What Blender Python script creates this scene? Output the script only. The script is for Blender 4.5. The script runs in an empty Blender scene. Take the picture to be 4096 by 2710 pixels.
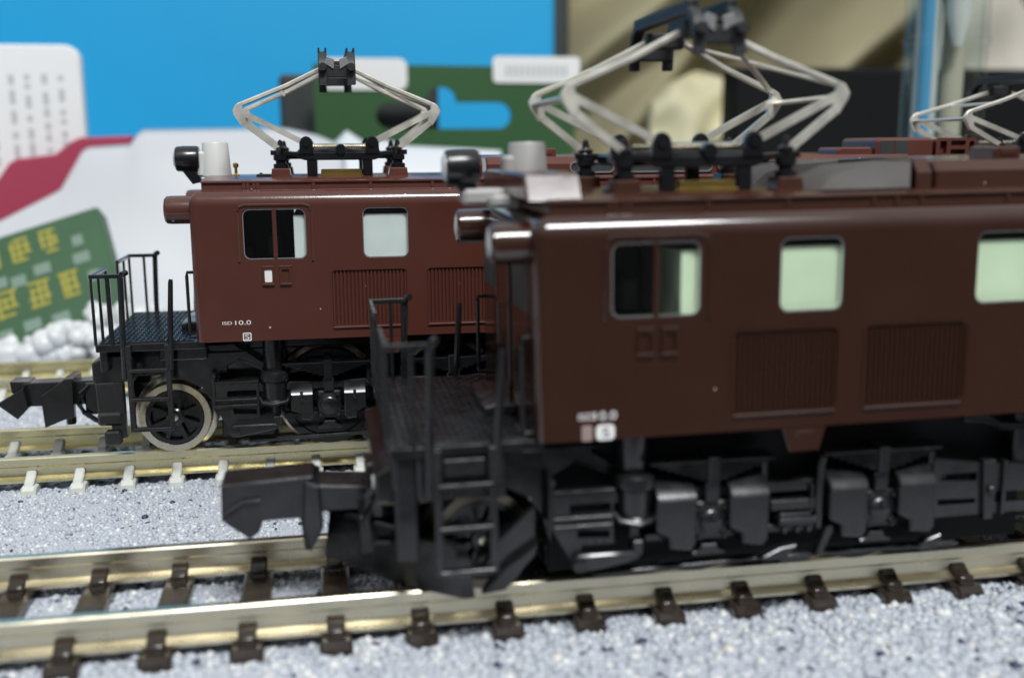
import bpy, bmesh, math, random
import numpy as np
from mathutils import Matrix, Vector, geometry

random.seed(7); rng = np.random.default_rng(7)
MM = 0.001
scn = bpy.context.scene
col = scn.collection

# ------------------------------------------------------------------ camera
YAW, PITCH, ROLL = math.radians(10.1723), math.radians(10.3625), math.radians(0.3686)
CAM = Vector((0.0, -61.91, 25.182))
fwd = Vector((math.sin(YAW), math.cos(YAW), 0)); rgt = Vector((math.cos(YAW), -math.sin(YAW), 0))
Fv = fwd * math.cos(PITCH) - Vector((0, 0, math.sin(PITCH)))
Uv = fwd * math.sin(PITCH) + Vector((0, 0, math.cos(PITCH)))
r2 = rgt * math.cos(ROLL) - Uv * math.sin(ROLL)
u2 = rgt * math.sin(ROLL) + Uv * math.cos(ROLL)
cd = bpy.data.cameras.new('camera'); cam = bpy.data.objects.new('camera', cd); col.objects.link(cam)
cam.matrix_world = Matrix(((r2.x, u2.x, -Fv.x, CAM.x * MM), (r2.y, u2.y, -Fv.y, CAM.y * MM), (r2.z, u2.z, -Fv.z, CAM.z * MM), (0, 0, 0, 1)))
cd.sensor_width = 36; cd.lens = 4138.2 / 4096 * 36
cd.clip_start = 0.002; cd.clip_end = 20
cd.dof.use_dof = True; cd.dof.focus_distance = 0.0825; cd.dof.aperture_fstop = 35.0
scn.camera = cam

# ------------------------------------------------------------------ world and lamps
w = bpy.data.worlds.new('World'); scn.world = w; w.use_nodes = True
bg = w.node_tree.nodes['Background']; bg.inputs[1].default_value = 1.0
# a plain room: pale ceiling above, dim walls at eye level, dim floor below
_tc = w.node_tree.nodes.new('ShaderNodeTexCoord'); _sx = w.node_tree.nodes.new('ShaderNodeSeparateXYZ'); _cr = w.node_tree.nodes.new('ShaderNodeValToRGB')
w.node_tree.links.new(_tc.outputs['Generated'], _sx.inputs[0]); w.node_tree.links.new(_sx.outputs['Z'], _cr.inputs[0]); w.node_tree.links.new(_cr.outputs[0], bg.inputs[0])
_cr.color_ramp.elements[0].position = 0.0; _cr.color_ramp.elements[0].color = (0.09, 0.095, 0.10, 1)
_cr.color_ramp.elements[1].position = 0.75; _cr.color_ramp.elements[1].color = (0.66, 0.67, 0.68, 1)
_e = _cr.color_ramp.elements.new(0.22); _e.color = (0.13, 0.14, 0.145, 1)
def area(name, loc, size, power, colr, target):
    ld = bpy.data.lights.new(name, 'AREA'); ld.shape = 'RECTANGLE'; ld.size = size[0]; ld.size_y = size[1]
    ld.energy = power; ld.color = colr
    o = bpy.data.objects.new(name, ld); col.objects.link(o); o.location = loc
    o.rotation_euler = (Vector(target) - Vector(loc)).to_track_quat('-Z', 'Y').to_euler()
    return o
area('ceiling_lamp', (0.07, -0.33, 0.52), (0.24, 0.08), 4.2, (0.97, 0.99, 1.0), (0.0, 0.04, 0))
scn.view_settings.view_transform = 'Standard'; scn.view_settings.look = 'None'
scn.view_settings.exposure = 0.0; scn.view_settings.gamma = 1.0
scn.cycles.use_denoising = True
scn.cycles.max_bounces = 8; scn.cycles.transparent_max_bounces = 16
scn.cycles.caustics_reflective = False; scn.cycles.caustics_refractive = False
scn.cycles.sample_clamp_indirect = 4.0

# ------------------------------------------------------------------ materials
def srgb(r, g, b):
    f = lambda c: (c / 255 / 12.92) if c / 255 <= 0.04045 else ((c / 255 + 0.055) / 1.055) ** 2.4
    return (f(r), f(g), f(b), 1)
def mat(name, base, rough=0.5, metal=0.0, spec=0.5, bump=0.0, bscale=3000, var=0.0, vscale=400, dust=0.0, coat=0.0, rvar=0.0, sss=0.0, bdist=0.000012):
    m = bpy.data.materials.new(name); m.use_nodes = True
    nt = m.node_tree; N = nt.nodes; L = nt.links; p = N['Principled BSDF']
    p.inputs['Base Color'].default_value = base; p.inputs['Roughness'].default_value = rough
    p.inputs['Metallic'].default_value = metal; p.inputs['Specular IOR Level'].default_value = spec
    p.inputs['Coat Weight'].default_value = coat; p.inputs['Coat Roughness'].default_value = 0.12
    tc = N.new('ShaderNodeTexCoord')
    colout = None
    if var > 0 or rvar > 0:
        n = N.new('ShaderNodeTexNoise'); n.inputs['Scale'].default_value = vscale; n.inputs['Detail'].default_value = 6
        L.new(tc.outputs['Object'], n.inputs['Vector'])
        if var > 0:
            mx = N.new('ShaderNodeMix'); mx.data_type = 'RGBA'
            mx.inputs['A'].default_value = [c * (1 - var) for c in base[:3]] + [1]
            mx.inputs['B'].default_value = [min(1, c * (1 + var)) for c in base[:3]] + [1]
            L.new(n.outputs['Fac'], mx.inputs['Factor']); colout = mx.outputs['Result']
        if rvar > 0:
            mr = N.new('ShaderNodeMapRange'); mr.inputs['From Min'].default_value = 0.3; mr.inputs['From Max'].default_value = 0.7
            mr.inputs['To Min'].default_value = max(0.02, rough - rvar); mr.inputs['To Max'].default_value = rough + rvar
            L.new(n.outputs['Fac'], mr.inputs['Value']); L.new(mr.outputs['Result'], p.inputs['Roughness'])
    if dust > 0:
        v = N.new('ShaderNodeTexVoronoi'); v.inputs['Scale'].default_value = 800; v.inputs['Randomness'].default_value = 1
        L.new(tc.outputs['Object'], v.inputs['Vector'])
        ss = N.new('ShaderNodeSeparateColor'); L.new(v.outputs['Color'], ss.inputs['Color'])
        r1 = N.new('ShaderNodeMath'); r1.operation = 'GREATER_THAN'; r1.inputs[1].default_value = 1 - dust
        L.new(ss.outputs['Red'], r1.inputs[0])
        sz = N.new('ShaderNodeMath'); sz.operation = 'MULTIPLY'; sz.inputs[1].default_value = 0.125
        L.new(ss.outputs['Green'], sz.inputs[0])
        lt = N.new('ShaderNodeMath'); lt.operation = 'LESS_THAN'; L.new(v.outputs['Distance'], lt.inputs[0]); L.new(sz.outputs[0], lt.inputs[1])
        mu = N.new('ShaderNodeMath'); mu.operation = 'MULTIPLY'; L.new(r1.outputs[0], mu.inputs[0]); L.new(lt.outputs[0], mu.inputs[1])
        mx = N.new('ShaderNodeMix'); mx.data_type = 'RGBA'; mx.inputs['B'].default_value = (0.62, 0.55, 0.5, 1)
        if colout: L.new(colout, mx.inputs['A'])
        else: mx.inputs['A'].default_value = base
        L.new(mu.outputs[0], mx.inputs['Factor']); colout = mx.outputs['Result']
    if colout: L.new(colout, p.inputs['Base Color'])
    if bump > 0:
        n = N.new('ShaderNodeTexNoise'); n.inputs['Scale'].default_value = bscale; n.inputs['Detail'].default_value = 4
        L.new(tc.outputs['Object'], n.inputs['Vector'])
        b = N.new('ShaderNodeBump'); b.inputs['Strength'].default_value = bump; b.inputs['Distance'].default_value = bdist
        L.new(n.outputs['Fac'], b.inputs['Height']); L.new(b.outputs['Normal'], p.inputs['Normal'])
    if sss > 0:
        p.inputs['Subsurface Weight'].default_value = sss; p.inputs['Subsurface Radius'].default_value = (0.002, 0.002, 0.002)
        p.inputs['Subsurface Scale'].default_value = 1
    return m
def glass_mat(name, tint, gl=0.06, rough=0.02):
    m = bpy.data.materials.new(name); m.use_nodes = True
    nt = m.node_tree; N = nt.nodes; L = nt.links; N.remove(N['Principled BSDF'])
    t = N.new('ShaderNodeBsdfTransparent'); t.inputs[0].default_value = tint
    g = N.new('ShaderNodeBsdfGlossy'); g.inputs['Roughness'].default_value = rough; g.inputs[0].default_value = (1, 1, 1, 1)
    fr = N.new('ShaderNodeFresnel'); fr.inputs[0].default_value = 1.45
    gm = N.new('ShaderNodeNewGeometry'); fm = N.new('ShaderNodeMath'); fm.operation = 'SUBTRACT'; fm.use_clamp = True
    L.new(fr.outputs[0], fm.inputs[0]); L.new(gm.outputs['Backfacing'], fm.inputs[1])
    mx = N.new('ShaderNodeMixShader'); L.new(fm.outputs[0], mx.inputs[0]); L.new(t.outputs[0], mx.inputs[1]); L.new(g.outputs[0], mx.inputs[2])
    L.new(mx.outputs[0], N['Material Output'].inputs[0])
    return m
M = {}
M['brown'] = mat('brown_paint', (0.080, 0.0258, 0.0182, 1), 0.20, bump=0.45, bscale=5200, var=0.10, vscale=250, dust=0.30, rvar=0.06, coat=0.35)
M['brown_shaded'] = mat('shade_darkened_brown', (0.032, 0.0105, 0.0055, 1), 0.17, bump=0.22, bscale=5200, var=0.10, vscale=250, dust=0.08, rvar=0.06, coat=0.6)  # near engine's brown, partly darkened to carry the shade falling on it
M['roof_shaded'] = mat('shade_darkened_roof_brown', (0.055, 0.022, 0.015, 1), 0.18, bump=0.2, bscale=4500, var=0.12, vscale=300, dust=0.05, rvar=0.08)  # roof brown of the near engine, partly darkened for the same shade
M['roof'] = mat('brown_roof_paint', (0.105, 0.037, 0.028, 1), 0.20, bump=0.3, bscale=4500, var=0.12, vscale=300, dust=0.25, rvar=0.08)
M['black'] = mat('black_plastic', (0.007, 0.0072, 0.0085, 1), 0.20, spec=0.6, bump=0.15, bscale=3500, var=0.3, vscale=600, dust=0.05, rvar=0.10)
M['dark'] = mat('dark_grey_plastic', (0.011, 0.0112, 0.0125, 1), 0.24, spec=0.65, bump=0.2, bscale=4200, var=0.3, vscale=700, dust=0.06, rvar=0.10)
M['nickel'] = mat('nickel_silver', (0.72, 0.66, 0.52, 1), 0.25, metal=1.0, bump=0.03, bscale=3000, var=0.1, vscale=900, rvar=0.10)
M['pantometal'] = mat('pale_stamped_metal', (0.82, 0.79, 0.70, 1), 0.42, metal=0.8, bump=0.1, bscale=2500, var=0.12, vscale=700, rvar=0.10)
M['brass'] = mat('brass', (0.75, 0.52, 0.16, 1), 0.22, metal=1.0, rvar=0.05)
M['rail_front'] = mat('rail_nickel', (0.75, 0.69, 0.53, 1), 0.30, metal=1.0, bump=0.12, bscale=1500, var=0.12, vscale=300, rvar=0.10)
M['rail_back'] = mat('rail_gold_nickel', (0.76, 0.70, 0.46, 1), 0.26, metal=1.0, bump=0.10, bscale=1500, var=0.10, vscale=300, rvar=0.10)
M['tie_wood'] = mat('brown_tie_plastic', (0.030, 0.022, 0.017, 1), 0.17, bump=0.8, bdist=0.00005, bscale=1600, var=0.35, vscale=600, rvar=0.10)
M['tie_concrete'] = mat('pale_tie_plastic', (0.60, 0.61, 0.56, 1), 0.45, bump=0.2, bscale=2000, var=0.08, vscale=500)
M['white'] = mat('white_plastic', (0.60, 0.61, 0.58, 1), 0.40, bump=0.1, bscale=3000, sss=0.0)
M['print'] = mat('white_print', (0.80, 0.80, 0.78, 1), 0.45)
M['greyblock'] = mat('grey_weight', (0.86, 0.89, 0.87, 1), 0.5, bump=0.4, bscale=900, var=0.25, vscale=400)
M['greenblock'] = mat('pale_green_weight', (0.82, 0.86, 0.78, 1), 0.5, var=0.18, vscale=260)
M['darkblock'] = mat('dark_interior', (0.035, 0.04, 0.04, 1), 0.5, var=0.3, vscale=300)
M['pane'] = glass_mat('window_pane', (0.93, 0.96, 0.95, 1))
M['pane_green'] = glass_mat('green_window_pane', (0.93, 0.975, 0.91, 1))
M['matte'] = mat('matte_black_plastic', (0.016, 0.017, 0.019, 1), 0.5, bump=0.3, var=0.3, vscale=600, dust=0.06)
M['lens'] = mat('lamp_lens', (0.75, 0.76, 0.74, 1), 0.12, coat=0.5)
M['steel_rim'] = mat('bright_rim', (0.85, 0.85, 0.86, 1), 0.25, metal=0.9)

# ------------------------------------------------------------------ mesh builder (mm in, metres out)
XF = [None]
class MB:
    def __init__(s): s.v = []; s.f = []; s.m = []; s.cur = 0
    def add(s, vs, fs, m=None):
        o = len(s.v); s.v += [tuple(p) for p in vs]; s.f += [tuple(i + o for i in f) for f in fs]
        s.m += [s.cur if m is None else m] * len(fs); return s
    def box(s, x0, x1, y0, y1, z0, z1, c=0.06, m=None):
        c = min(c, (x1 - x0) * .45, (y1 - y0) * .45, (z1 - z0) * .45)
        vs = []; idx = {}
        for i, (X, sx) in enumerate(((x0, 1), (x1, -1))):
            for j, (Y, sy) in enumerate(((y0, 1), (y1, -1))):
                for k, (Z, sz) in enumerate(((z0, 1), (z1, -1))):
                    idx[i, j, k, 0] = len(vs); vs.append((X, Y + sy * c, Z + sz * c))
                    idx[i, j, k, 1] = len(vs); vs.append((X + sx * c, Y, Z + sz * c))
                    idx[i, j, k, 2] = len(vs); vs.append((X + sx * c, Y + sy * c, Z))
        fs = []
        for i in (0, 1):
            fs.append([idx[i, j, k, 0] for j, k in ((0, 0), (1, 0), (1, 1), (0, 1))])
            fs.append([idx[j, i, k, 1] for j, k in ((0, 0), (1, 0), (1, 1), (0, 1))])
            fs.append([idx[j, k, i, 2] for j, k in ((0, 0), (1, 0), (1, 1), (0, 1))])
        for a in (0, 1):
            for b in (0, 1):
                fs.append([idx[a, b, 0, 0], idx[a, b, 1, 0], idx[a, b, 1, 1], idx[a, b, 0, 1]])
                fs.append([idx[a, 0, b, 0], idx[a, 1, b, 0], idx[a, 1, b, 2], idx[a, 0, b, 2]])
                fs.append([idx[0, a, b, 1], idx[1, a, b, 1], idx[1, a, b, 2], idx[0, a, b, 2]])
                for k in (0, 1): fs.append([idx[a, b, k, 0], idx[a, b, k, 1], idx[a, b, k, 2]])
        return s.add(vs, fs, m)
    def prism(s, poly, y0, y1, c=0.06, axis='y', m=None):
        """poly in (x,z) extruded along y (axis='y'); (y,z) along x (axis='x'); (x,y) along z (axis='z'); chamfered rims."""
        n = len(poly); P = [Vector(p) for p in poly]
        area2 = sum(P[i].x * P[(i + 1) % n].y - P[(i + 1) % n].x * P[i].y for i in range(n))
        if area2 < 0: P.reverse()
        ins = []
        for i in range(n):
            a, b, d = P[i - 1], P[i], P[(i + 1) % n]
            e1 = (b - a).normalized(); e2 = (d - b).normalized()
            n1 = Vector((-e1.y, e1.x)); n2 = Vector((-e2.y, e2.x)); k = 1 + n1.dot(n2)
            ins.append(b + (n1 + n2) / max(k, 0.35) * c)
        c2 = min(c, abs(y1 - y0) * .45)
        lv = [(ins, y0), (P, y0 + c2), (P, y1 - c2), (ins, y1)]
        def put(p, t): return (p.x, t, p.y) if axis == 'y' else ((t, p.x, p.y) if axis == 'x' else (p.x, p.y, t))
        vs = [put(p, t) for ring, t in lv for p in ring]; fs = []
        for l in range(3):
            for i in range(n):
                j = (i + 1) % n; fs.append((l * n + i, l * n + j, (l + 1) * n + j, (l + 1) * n + i))
        tris = geometry.tessellate_polygon([[Vector((p.x, p.y, 0)) for p in P]])
        for t in tris: fs.append(tuple(t)); fs.append(tuple(3 * n + i for i in t))
        return s.add(vs, fs, m)
    def lathe(s, prof, o, axis='y', n=32, m=None, cap=True):
        """prof: (radius, offset along axis)"""
        vs = []; fs = []
        for r, t in prof:
            for i in range(n):
                a = 2 * math.pi * i / n; ca, sa = r * math.cos(a), r * math.sin(a)
                vs.append((o[0] + ca, o[1] + t, o[2] + sa) if axis == 'y' else ((o[0] + t, o[1] + ca, o[2] + sa) if axis == 'x' else (o[0] + ca, o[1] + sa, o[2] + t)))
        for l in range(len(prof) - 1):
            for i in range(n):
                j = (i + 1) % n; fs.append((l * n + i, l * n + j, (l + 1) * n + j, (l + 1) * n + i))
        if cap:
            fs.append(tuple(range(n))); fs.append(tuple((len(prof) - 1) * n + i for i in range(n)))
        return s.add(vs, fs, m)
    def tube(s, pts, r, n=8, m=None, flat=1.0, up=(0, 0, 1)):
        P = [Vector(p) for p in pts]; vs = []; fs = []
        for i, p in enumerate(P):
            d = (P[min(i + 1, len(P) - 1)] - P[max(i - 1, 0)]).normalized()
            u = Vector(up); 
            if abs(d.dot(u)) > .95: u = Vector((0, 1, 0)) if abs(d.y) < .9 else Vector((1, 0, 0))
            a = d.cross(u).normalized(); b = a.cross(d)
            rr = r[i] if isinstance(r, (list, tuple)) else r
            for k in range(n):
                t = 2 * math.pi * (k + .5) / n; vs.append(p + a * rr * math.cos(t) + b * rr * flat * math.sin(t))
        for l in range(len(P) - 1):
            for i in range(n):
                j = (i + 1) % n; fs.append((l * n + i, l * n + j, (l + 1) * n + j, (l + 1) * n + i))
        fs.append(tuple(range(n))); fs.append(tuple((len(P) - 1) * n + i for i in range(n)))
        return s.add(vs, fs, m)
    def bar(s, a, b, wd, th, m=None, c=0.05):
        """flat bar in an xz-plane from a to b (x,y,z), width wd across in xz, thickness th along y"""
        a = Vector(a); b = Vector(b); d = Vector((b.x - a.x, 0, b.z - a.z)).normalized(); nn = Vector((-d.z, 0, d.x))
        vs = []
        for p in (a, b):
            for u, v in ((-1, -1), (1, -1), (1, 1), (-1, 1)):
                vs.append(p + nn * u * wd / 2 + Vector((0, v * th / 2, 0)))
        fs = [(0, 1, 2, 3), (7, 6, 5, 4)] + [(i, (i + 1) % 4, 4 + (i + 1) % 4, 4 + i) for i in range(4)]
        return s.add(vs, fs, m)
    def ico(s, o, r, sub=2, m=None, sc=(1, 1, 1)):
        b = bmesh.new(); bmesh.ops.create_icosphere(b, subdivisions=sub, radius=1)
        vs = [(o[0] + v.co.x * r * sc[0], o[1] + v.co.y * r * sc[1], o[2] + v.co.z * r * sc[2]) for v in b.verts]
        fs = [[v.index for v in f.verts] for f in b.faces]; b.free(); return s.add(vs, fs, m)
    def mesh(s, name, mats, smooth=35):
        me = bpy.data.meshes.new(name)
        vs = np.array(s.v, float)
        if XF[0] is not None: vs = XF[0](vs)
        me.from_pydata((vs * MM).tolist(), [], s.f); me.update()
        if not isinstance(mats, (list, tuple)): mats = [mats]
        for q in mats: me.materials.append(q)
        if len(mats) > 1: me.polygons.foreach_set('material_index', s.m)
        b = bmesh.new(); b.from_mesh(me); bmesh.ops.recalc_face_normals(b, faces=b.faces); b.to_mesh(me); b.free()
        if smooth:
            me.polygons.foreach_set('use_smooth', [True] * len(me.polygons)); me.set_sharp_from_angle(angle=math.radians(smooth))
        return me
    def build(s, name, mats, parent=None, smooth=35):
        o = bpy.data.objects.new(name, s.mesh(name, mats, smooth)); col.objects.link(o)
        if parent is not None: o.parent = parent
        return o
def empty(name, loc=(0, 0, 0)):
    o = bpy.data.objects.new(name, None); col.objects.link(o); o.location = Vector(loc) * MM; o.empty_display_size = 0.01; return o
def tag(o, label, cat, group=None, kind=None):
    if label: o['label'] = label
    if cat: o['category'] = cat
    if group: o['group'] = group
    if kind: o['kind'] = kind
    return o
def copy_tree(o, parent=None):
    c = o.copy(); col.objects.link(c); c.parent = parent
    for ch in list(o.children): copy_tree(ch, c)
    return c
def rrect(x0, x1, z0, z1, r, n=5):
    out = []
    for cx, cz, a0 in ((x1 - r, z1 - r, 0), (x0 + r, z1 - r, 90), (x0 + r, z0 + r, 180), (x1 - r, z0 + r, 270)):
        for i in range(n + 1):
            a = math.radians(a0 + 90 * i / n); out.append((cx + r * math.cos(a), cz + r * math.sin(a)))
    return out
def inside(p, poly):
    c = False; n = len(poly)
    for i in range(n):
        a, b = poly[i], poly[i - 1]
        if (a[1] > p[1]) != (b[1] > p[1]) and p[0] < (b[0] - a[0]) * (p[1] - a[1]) / (b[1] - a[1]) + a[0]: c = not c
    return c
def holed(mb, outer, holes, t0, t1, axis='y', m=None):
    """plate with holes, (x,z) outline, faces at t0 and t1, walls round holes and rim"""
    pts = [Vector(p) for p in outer]; edges = [(i, (i + 1) % len(outer)) for i in range(len(outer))]
    for h in holes:
        o = len(pts); pts += [Vector(p) for p in h]; edges += [(o + i, o + (i + 1) % len(h)) for i in range(len(h))]
    V, E, Fc, _, _, _ = geometry.delaunay_2d_cdt(pts, edges, [], 1, 1e-5)
    keep = []
    for f in Fc:
        cx = sum(V[i].x for i in f) / 3; cz = sum(V[i].y for i in f) / 3
        if inside((cx, cz), outer) and not any(inside((cx, cz), h) for h in holes): keep.append(f)
    n = len(V)
    put = (lambda p, t: (p[0], t, p[1])) if axis == 'y' else (lambda p, t: (t, p[0], p[1]))
    mb.add([put(v, t0) for v in V] + [put(v, t1) for v in V], [tuple(f) for f in keep] + [tuple(n + i for i in reversed(f)) for f in keep], m)
    for ring in [outer] + holes:
        k = len(ring)
        mb.add([put(p, t0) for p in ring] + [put(p, t1) for p in ring], [(i, (i + 1) % k, k + (i + 1) % k, k + i) for i in range(k)], m)
def ringframe(mb, inner, outer, t0, t1, m=None):
    k = len(inner)
    vs = [(p[0], t, p[1]) for t in (t0, t1) for ring in (outer, inner) for p in ring]
    fs = []
    for i in range(k):
        j = (i + 1) % k
        fs += [(i, j, k + j, k + i), (2 * k + i, 2 * k + j, 3 * k + j, 3 * k + i), (i, j, 2 * k + j, 2 * k + i), (k + i, k + j, 3 * k + j, 3 * k + i)]
    mb.add(vs, fs, m)

# ------------------------------------------------------------------ setting: table, ballast
S = 32.8                      # second track centre
TR = [(0.0, 4.93, -0.26, 'wood'), (S, 3.92, -21.18, 'concrete'), (66.0, 3.92, -40.6, 'concrete')]
tb = MB().box(-700, 900, -60, 700, -40, -14, 1).build('table', mat('table_top', (0.55, 0.56, 0.57, 1), 0.5, var=0.06, vscale=20))
tb['kind'] = 'structure'

M['ballast'] = mat('ballast_base', (0.44, 0.465, 0.52, 1), 0.6, bump=0.5, bdist=0.0001, bscale=1700, var=0.2, vscale=900)
nx, ny = 520, 330
xs = np.linspace(-75, 120, nx); ys = np.linspace(-30, 84, ny)
X, Y = np.meshgrid(xs, ys, indexing='xy')
Z = -2.80 + rng.normal(0, 0.04, X.shape)
vs = np.stack([X, Y, Z], -1).reshape(-1, 3)
ii = np.arange(nx * ny).reshape(ny, nx)
quads = np.stack([ii[:-1, :-1], ii[:-1, 1:], ii[1:, 1:], ii[1:, :-1]], -1).reshape(-1, 4)
me = bpy.data.meshes.new('ballast_bed'); me.from_pydata((vs * MM).tolist(), [], quads.tolist()); me.materials.append(M['ballast'])
me.polygons.foreach_set('use_smooth', [True] * len(me.polygons))
bed = bpy.data.objects.new('ballast_bed', me); col.objects.link(bed); bed['kind'] = 'structure'
MB().box(-75, 120, -30, 84, -13.99, -3.35, .5).build('roadbed_slab', M['ballast'])['kind'] = 'structure'

# loose grains: one mesh, too many and too small to count
def grains(name, regions, seed):
    r = np.random.default_rng(seed)
    b = bmesh.new(); bmesh.ops.create_icosphere(b, subdivisions=1, radius=1)
    bv = np.array([v.co[:] for v in b.verts]); bf = np.array([[v.index for v in f.verts] for f in b.faces]); b.free()
    allv = []; allf = []; allc = []; off = 0
    for (x0, x1, y0, y1, dens, smin, smax) in regions:
        n = int((x1 - x0) * (y1 - y0) * dens)
        c = np.stack([r.uniform(x0, x1, n), r.uniform(y0, y1, n), r.normal(-2.86, 0.065, n)], 1)
        sc = r.uniform(smin, smax, (n, 1)) * r.uniform(0.65, 1.25, (n, 3)); sc[:, 2] *= 0.85
        ang = r.uniform(0, 2 * np.pi, n); ca, sa = np.cos(ang), np.sin(ang)
        nz = r.uniform(0.72, 1.2, (n, len(bv), 1))
        V = bv[None] * nz * sc[:, None, :]
        x = V[..., 0] * ca[:, None] - V[..., 1] * sa[:, None]; y = V[..., 0] * sa[:, None] + V[..., 1] * ca[:, None]
        V = np.stack([x, y, V[..., 2]], -1) + c[:, None, :]
        pick = r.random(n)
        t = r.uniform(0.93, 1.06, (n, 1))
        C = np.array([0.44, 0.47, 0.515]) * t
        C[pick < .16] = np.array([0.62, 0.63, 0.63]) * t[pick < .16]
        C[(pick > .16) & (pick < .30)] = np.array([0.39, 0.42, 0.47]) * t[(pick > .16) & (pick < .30)]
        C[pick > .978] = np.array([0.035, 0.045, 0.09]) * t[pick > .978]
        C[(pick > .966) & (pick < .972)] = np.array([0.66, 0.63, 0.56])
        allv.append(V.reshape(-1, 3)); allf.append((bf[None] + (np.arange(n) * len(bv))[:, None, None] + off).reshape(-1, 3))
        allc.append(np.repeat(C, len(bv), 0)); off += n * len(bv)
    V = np.concatenate(allv) * MM; Fa = np.concatenate(allf); C = np.concatenate(allc)
    me = bpy.data.meshes.new(name); me.vertices.add(len(V)); me.vertices.foreach_set('co', V.ravel())
    me.loops.add(Fa.size); me.loops.foreach_set('vertex_index', Fa.ravel().astype(np.int32))
    me.polygons.add(len(Fa)); me.polygons.foreach_set('loop_start', np.arange(0, Fa.size, 3, dtype=np.int32))
    me.polygons.foreach_set('loop_total', np.full(len(Fa), 3, np.int32)); me.update(calc_edges=True)
    me.polygons.foreach_set('use_smooth', [True] * len(Fa)); 
    at = me.attributes.new('grain', 'FLOAT_COLOR', 'POINT'); at.data.foreach_set('color', np.concatenate([C, np.ones((len(C), 1))], 1).ravel())
    m = mat('ballast_grain', (0.6, 0.6, 0.6, 1), 0.38); N = m.node_tree.nodes
    a = N.new('ShaderNodeAttribute'); a.attribute_name = 'grain'; m.node_tree.links.new(a.outputs['Color'], N['Principled BSDF'].inputs['Base Color'])
    me.materials.append(m); me.validate()
    o = bpy.data.objects.new(name, me); col.objects.link(o); o['kind'] = 'stuff'
    tag(o, 'pale blue grey ballast gravel with dark specks between and beside the tracks', 'gravel')
    return o
grains('ballast_gravel', [(-22, 60, -17.5, -4.5, 8.0, .20, .46), (-26, 60, -4.5, 7, 8.0, .18, .34), (-34, 40, 7, 28, 12.0, .14, .29), (-46, 10, 28, 60, 5.0, .2, .36), (-60, -5, 60, 78, 3.0, .25, .4)], 11)

# ------------------------------------------------------------------ tracks
RAILP = [(-.85, -2.0), (.85, -2.0), (.85, -1.80), (.25, -1.58), (.2, -1.4), (.2, -.85), (.38, -.68), (.38, -.10), (.28, 0), (-.28, 0), (-.38, -.10), (-.38, -.68), (-.2, -.85), (-.2, -1.4), (-.25, -1.58), (-.85, -1.80)]
def make_track(yc, pitch, x_ref, kind, x0, x1, label, group=None):
    t = empty('model_track', (0, yc, -3.4))
    rm = M['rail_front'] if kind == 'wood' else M['rail_back']
    for s in (-1, 1):
        r = MB().prism([(s * 4.9 + a, b) for a, b in RAILP], x0, x1, .02, axis='x').build('rail', rm, t)
        r.location = (0, 0, 3.4 * MM)
    tm = M['tie_wood'] if kind == 'wood' else M['tie_concrete']
    hw = .92 if kind == 'wood' else .62
    tie = MB()
    # slightly flared, crowned sleeper
    tie.prism([(-7.05, -3.45), (-6.95, -2.35), (-6.6, -2.06), (-3.2, -2.02), (3.2, -2.02), (6.6, -2.06), (6.95, -2.35), (7.05, -3.45)], -hw, hw, .16, axis='x')
    tme = tie.mesh('tie', tm)
    ch = MB(); k = .52 if kind == 'wood' else .40
    for sg in (-1, 1):
        ch.prism([(sg * .55, -2.06), (sg * 1.55, -2.06), (sg * 1.42, -1.78), (sg * .95, -1.55), (sg * .32, -1.12), (sg * .23, -1.12), (sg * .23, -1.6)], -k, k, .10, axis='x')
        if kind == 'wood':
            ch.lathe([(.02, -k * .8), (.22, -k * .8), (.27, -k * .5), (.27, k * .5), (.22, k * .8), (.02, k * .8)], (0, sg * 1.22, -1.74), axis='x', n=12)
    cme = ch.mesh('rail_chair', tm)
    n0 = math.ceil((x0 + 1.2 - x_ref) / pitch); n1 = math.floor((x1 - 1.2 - x_ref) / pitch)
    for i in range(n0, n1 + 1):
        o = bpy.data.objects.new('tie', tme); col.objects.link(o); o.parent = t
        o.location = ((x_ref + i * pitch) * MM + random.uniform(-.04, .04) * MM, 0, 3.4 * MM); o.rotation_euler.z = random.uniform(-.008, .008)
        for s in (-1, 1):
            c = bpy.data.objects.new('rail_chair', cme); col.objects.link(c); c.parent = o; c.location = (0, s * 4.9 * MM, 0)
    return tag(t, label, 'track', group)
make_track(*TR[0], -60, 110, 'model railway track with dark brown ties and pale metal rails')
make_track(*TR[1], -62, 110, 'model railway track with pale grey ties under the locomotive with arrow-shaped coupler')
make_track(*TR[2], -72, 60, 'blurred model railway track with gold rails beside the white foam beads')

# ------------------------------------------------------------------ locomotive
L = 88.0; HW = 9.4
def flip(v): v = v.copy(); v[:, 0] = L - v[:, 0]; v[:, 1] *= -1; return v
def both(fn):
    fn(); XF[0] = flip; fn(); XF[0] = None

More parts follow.
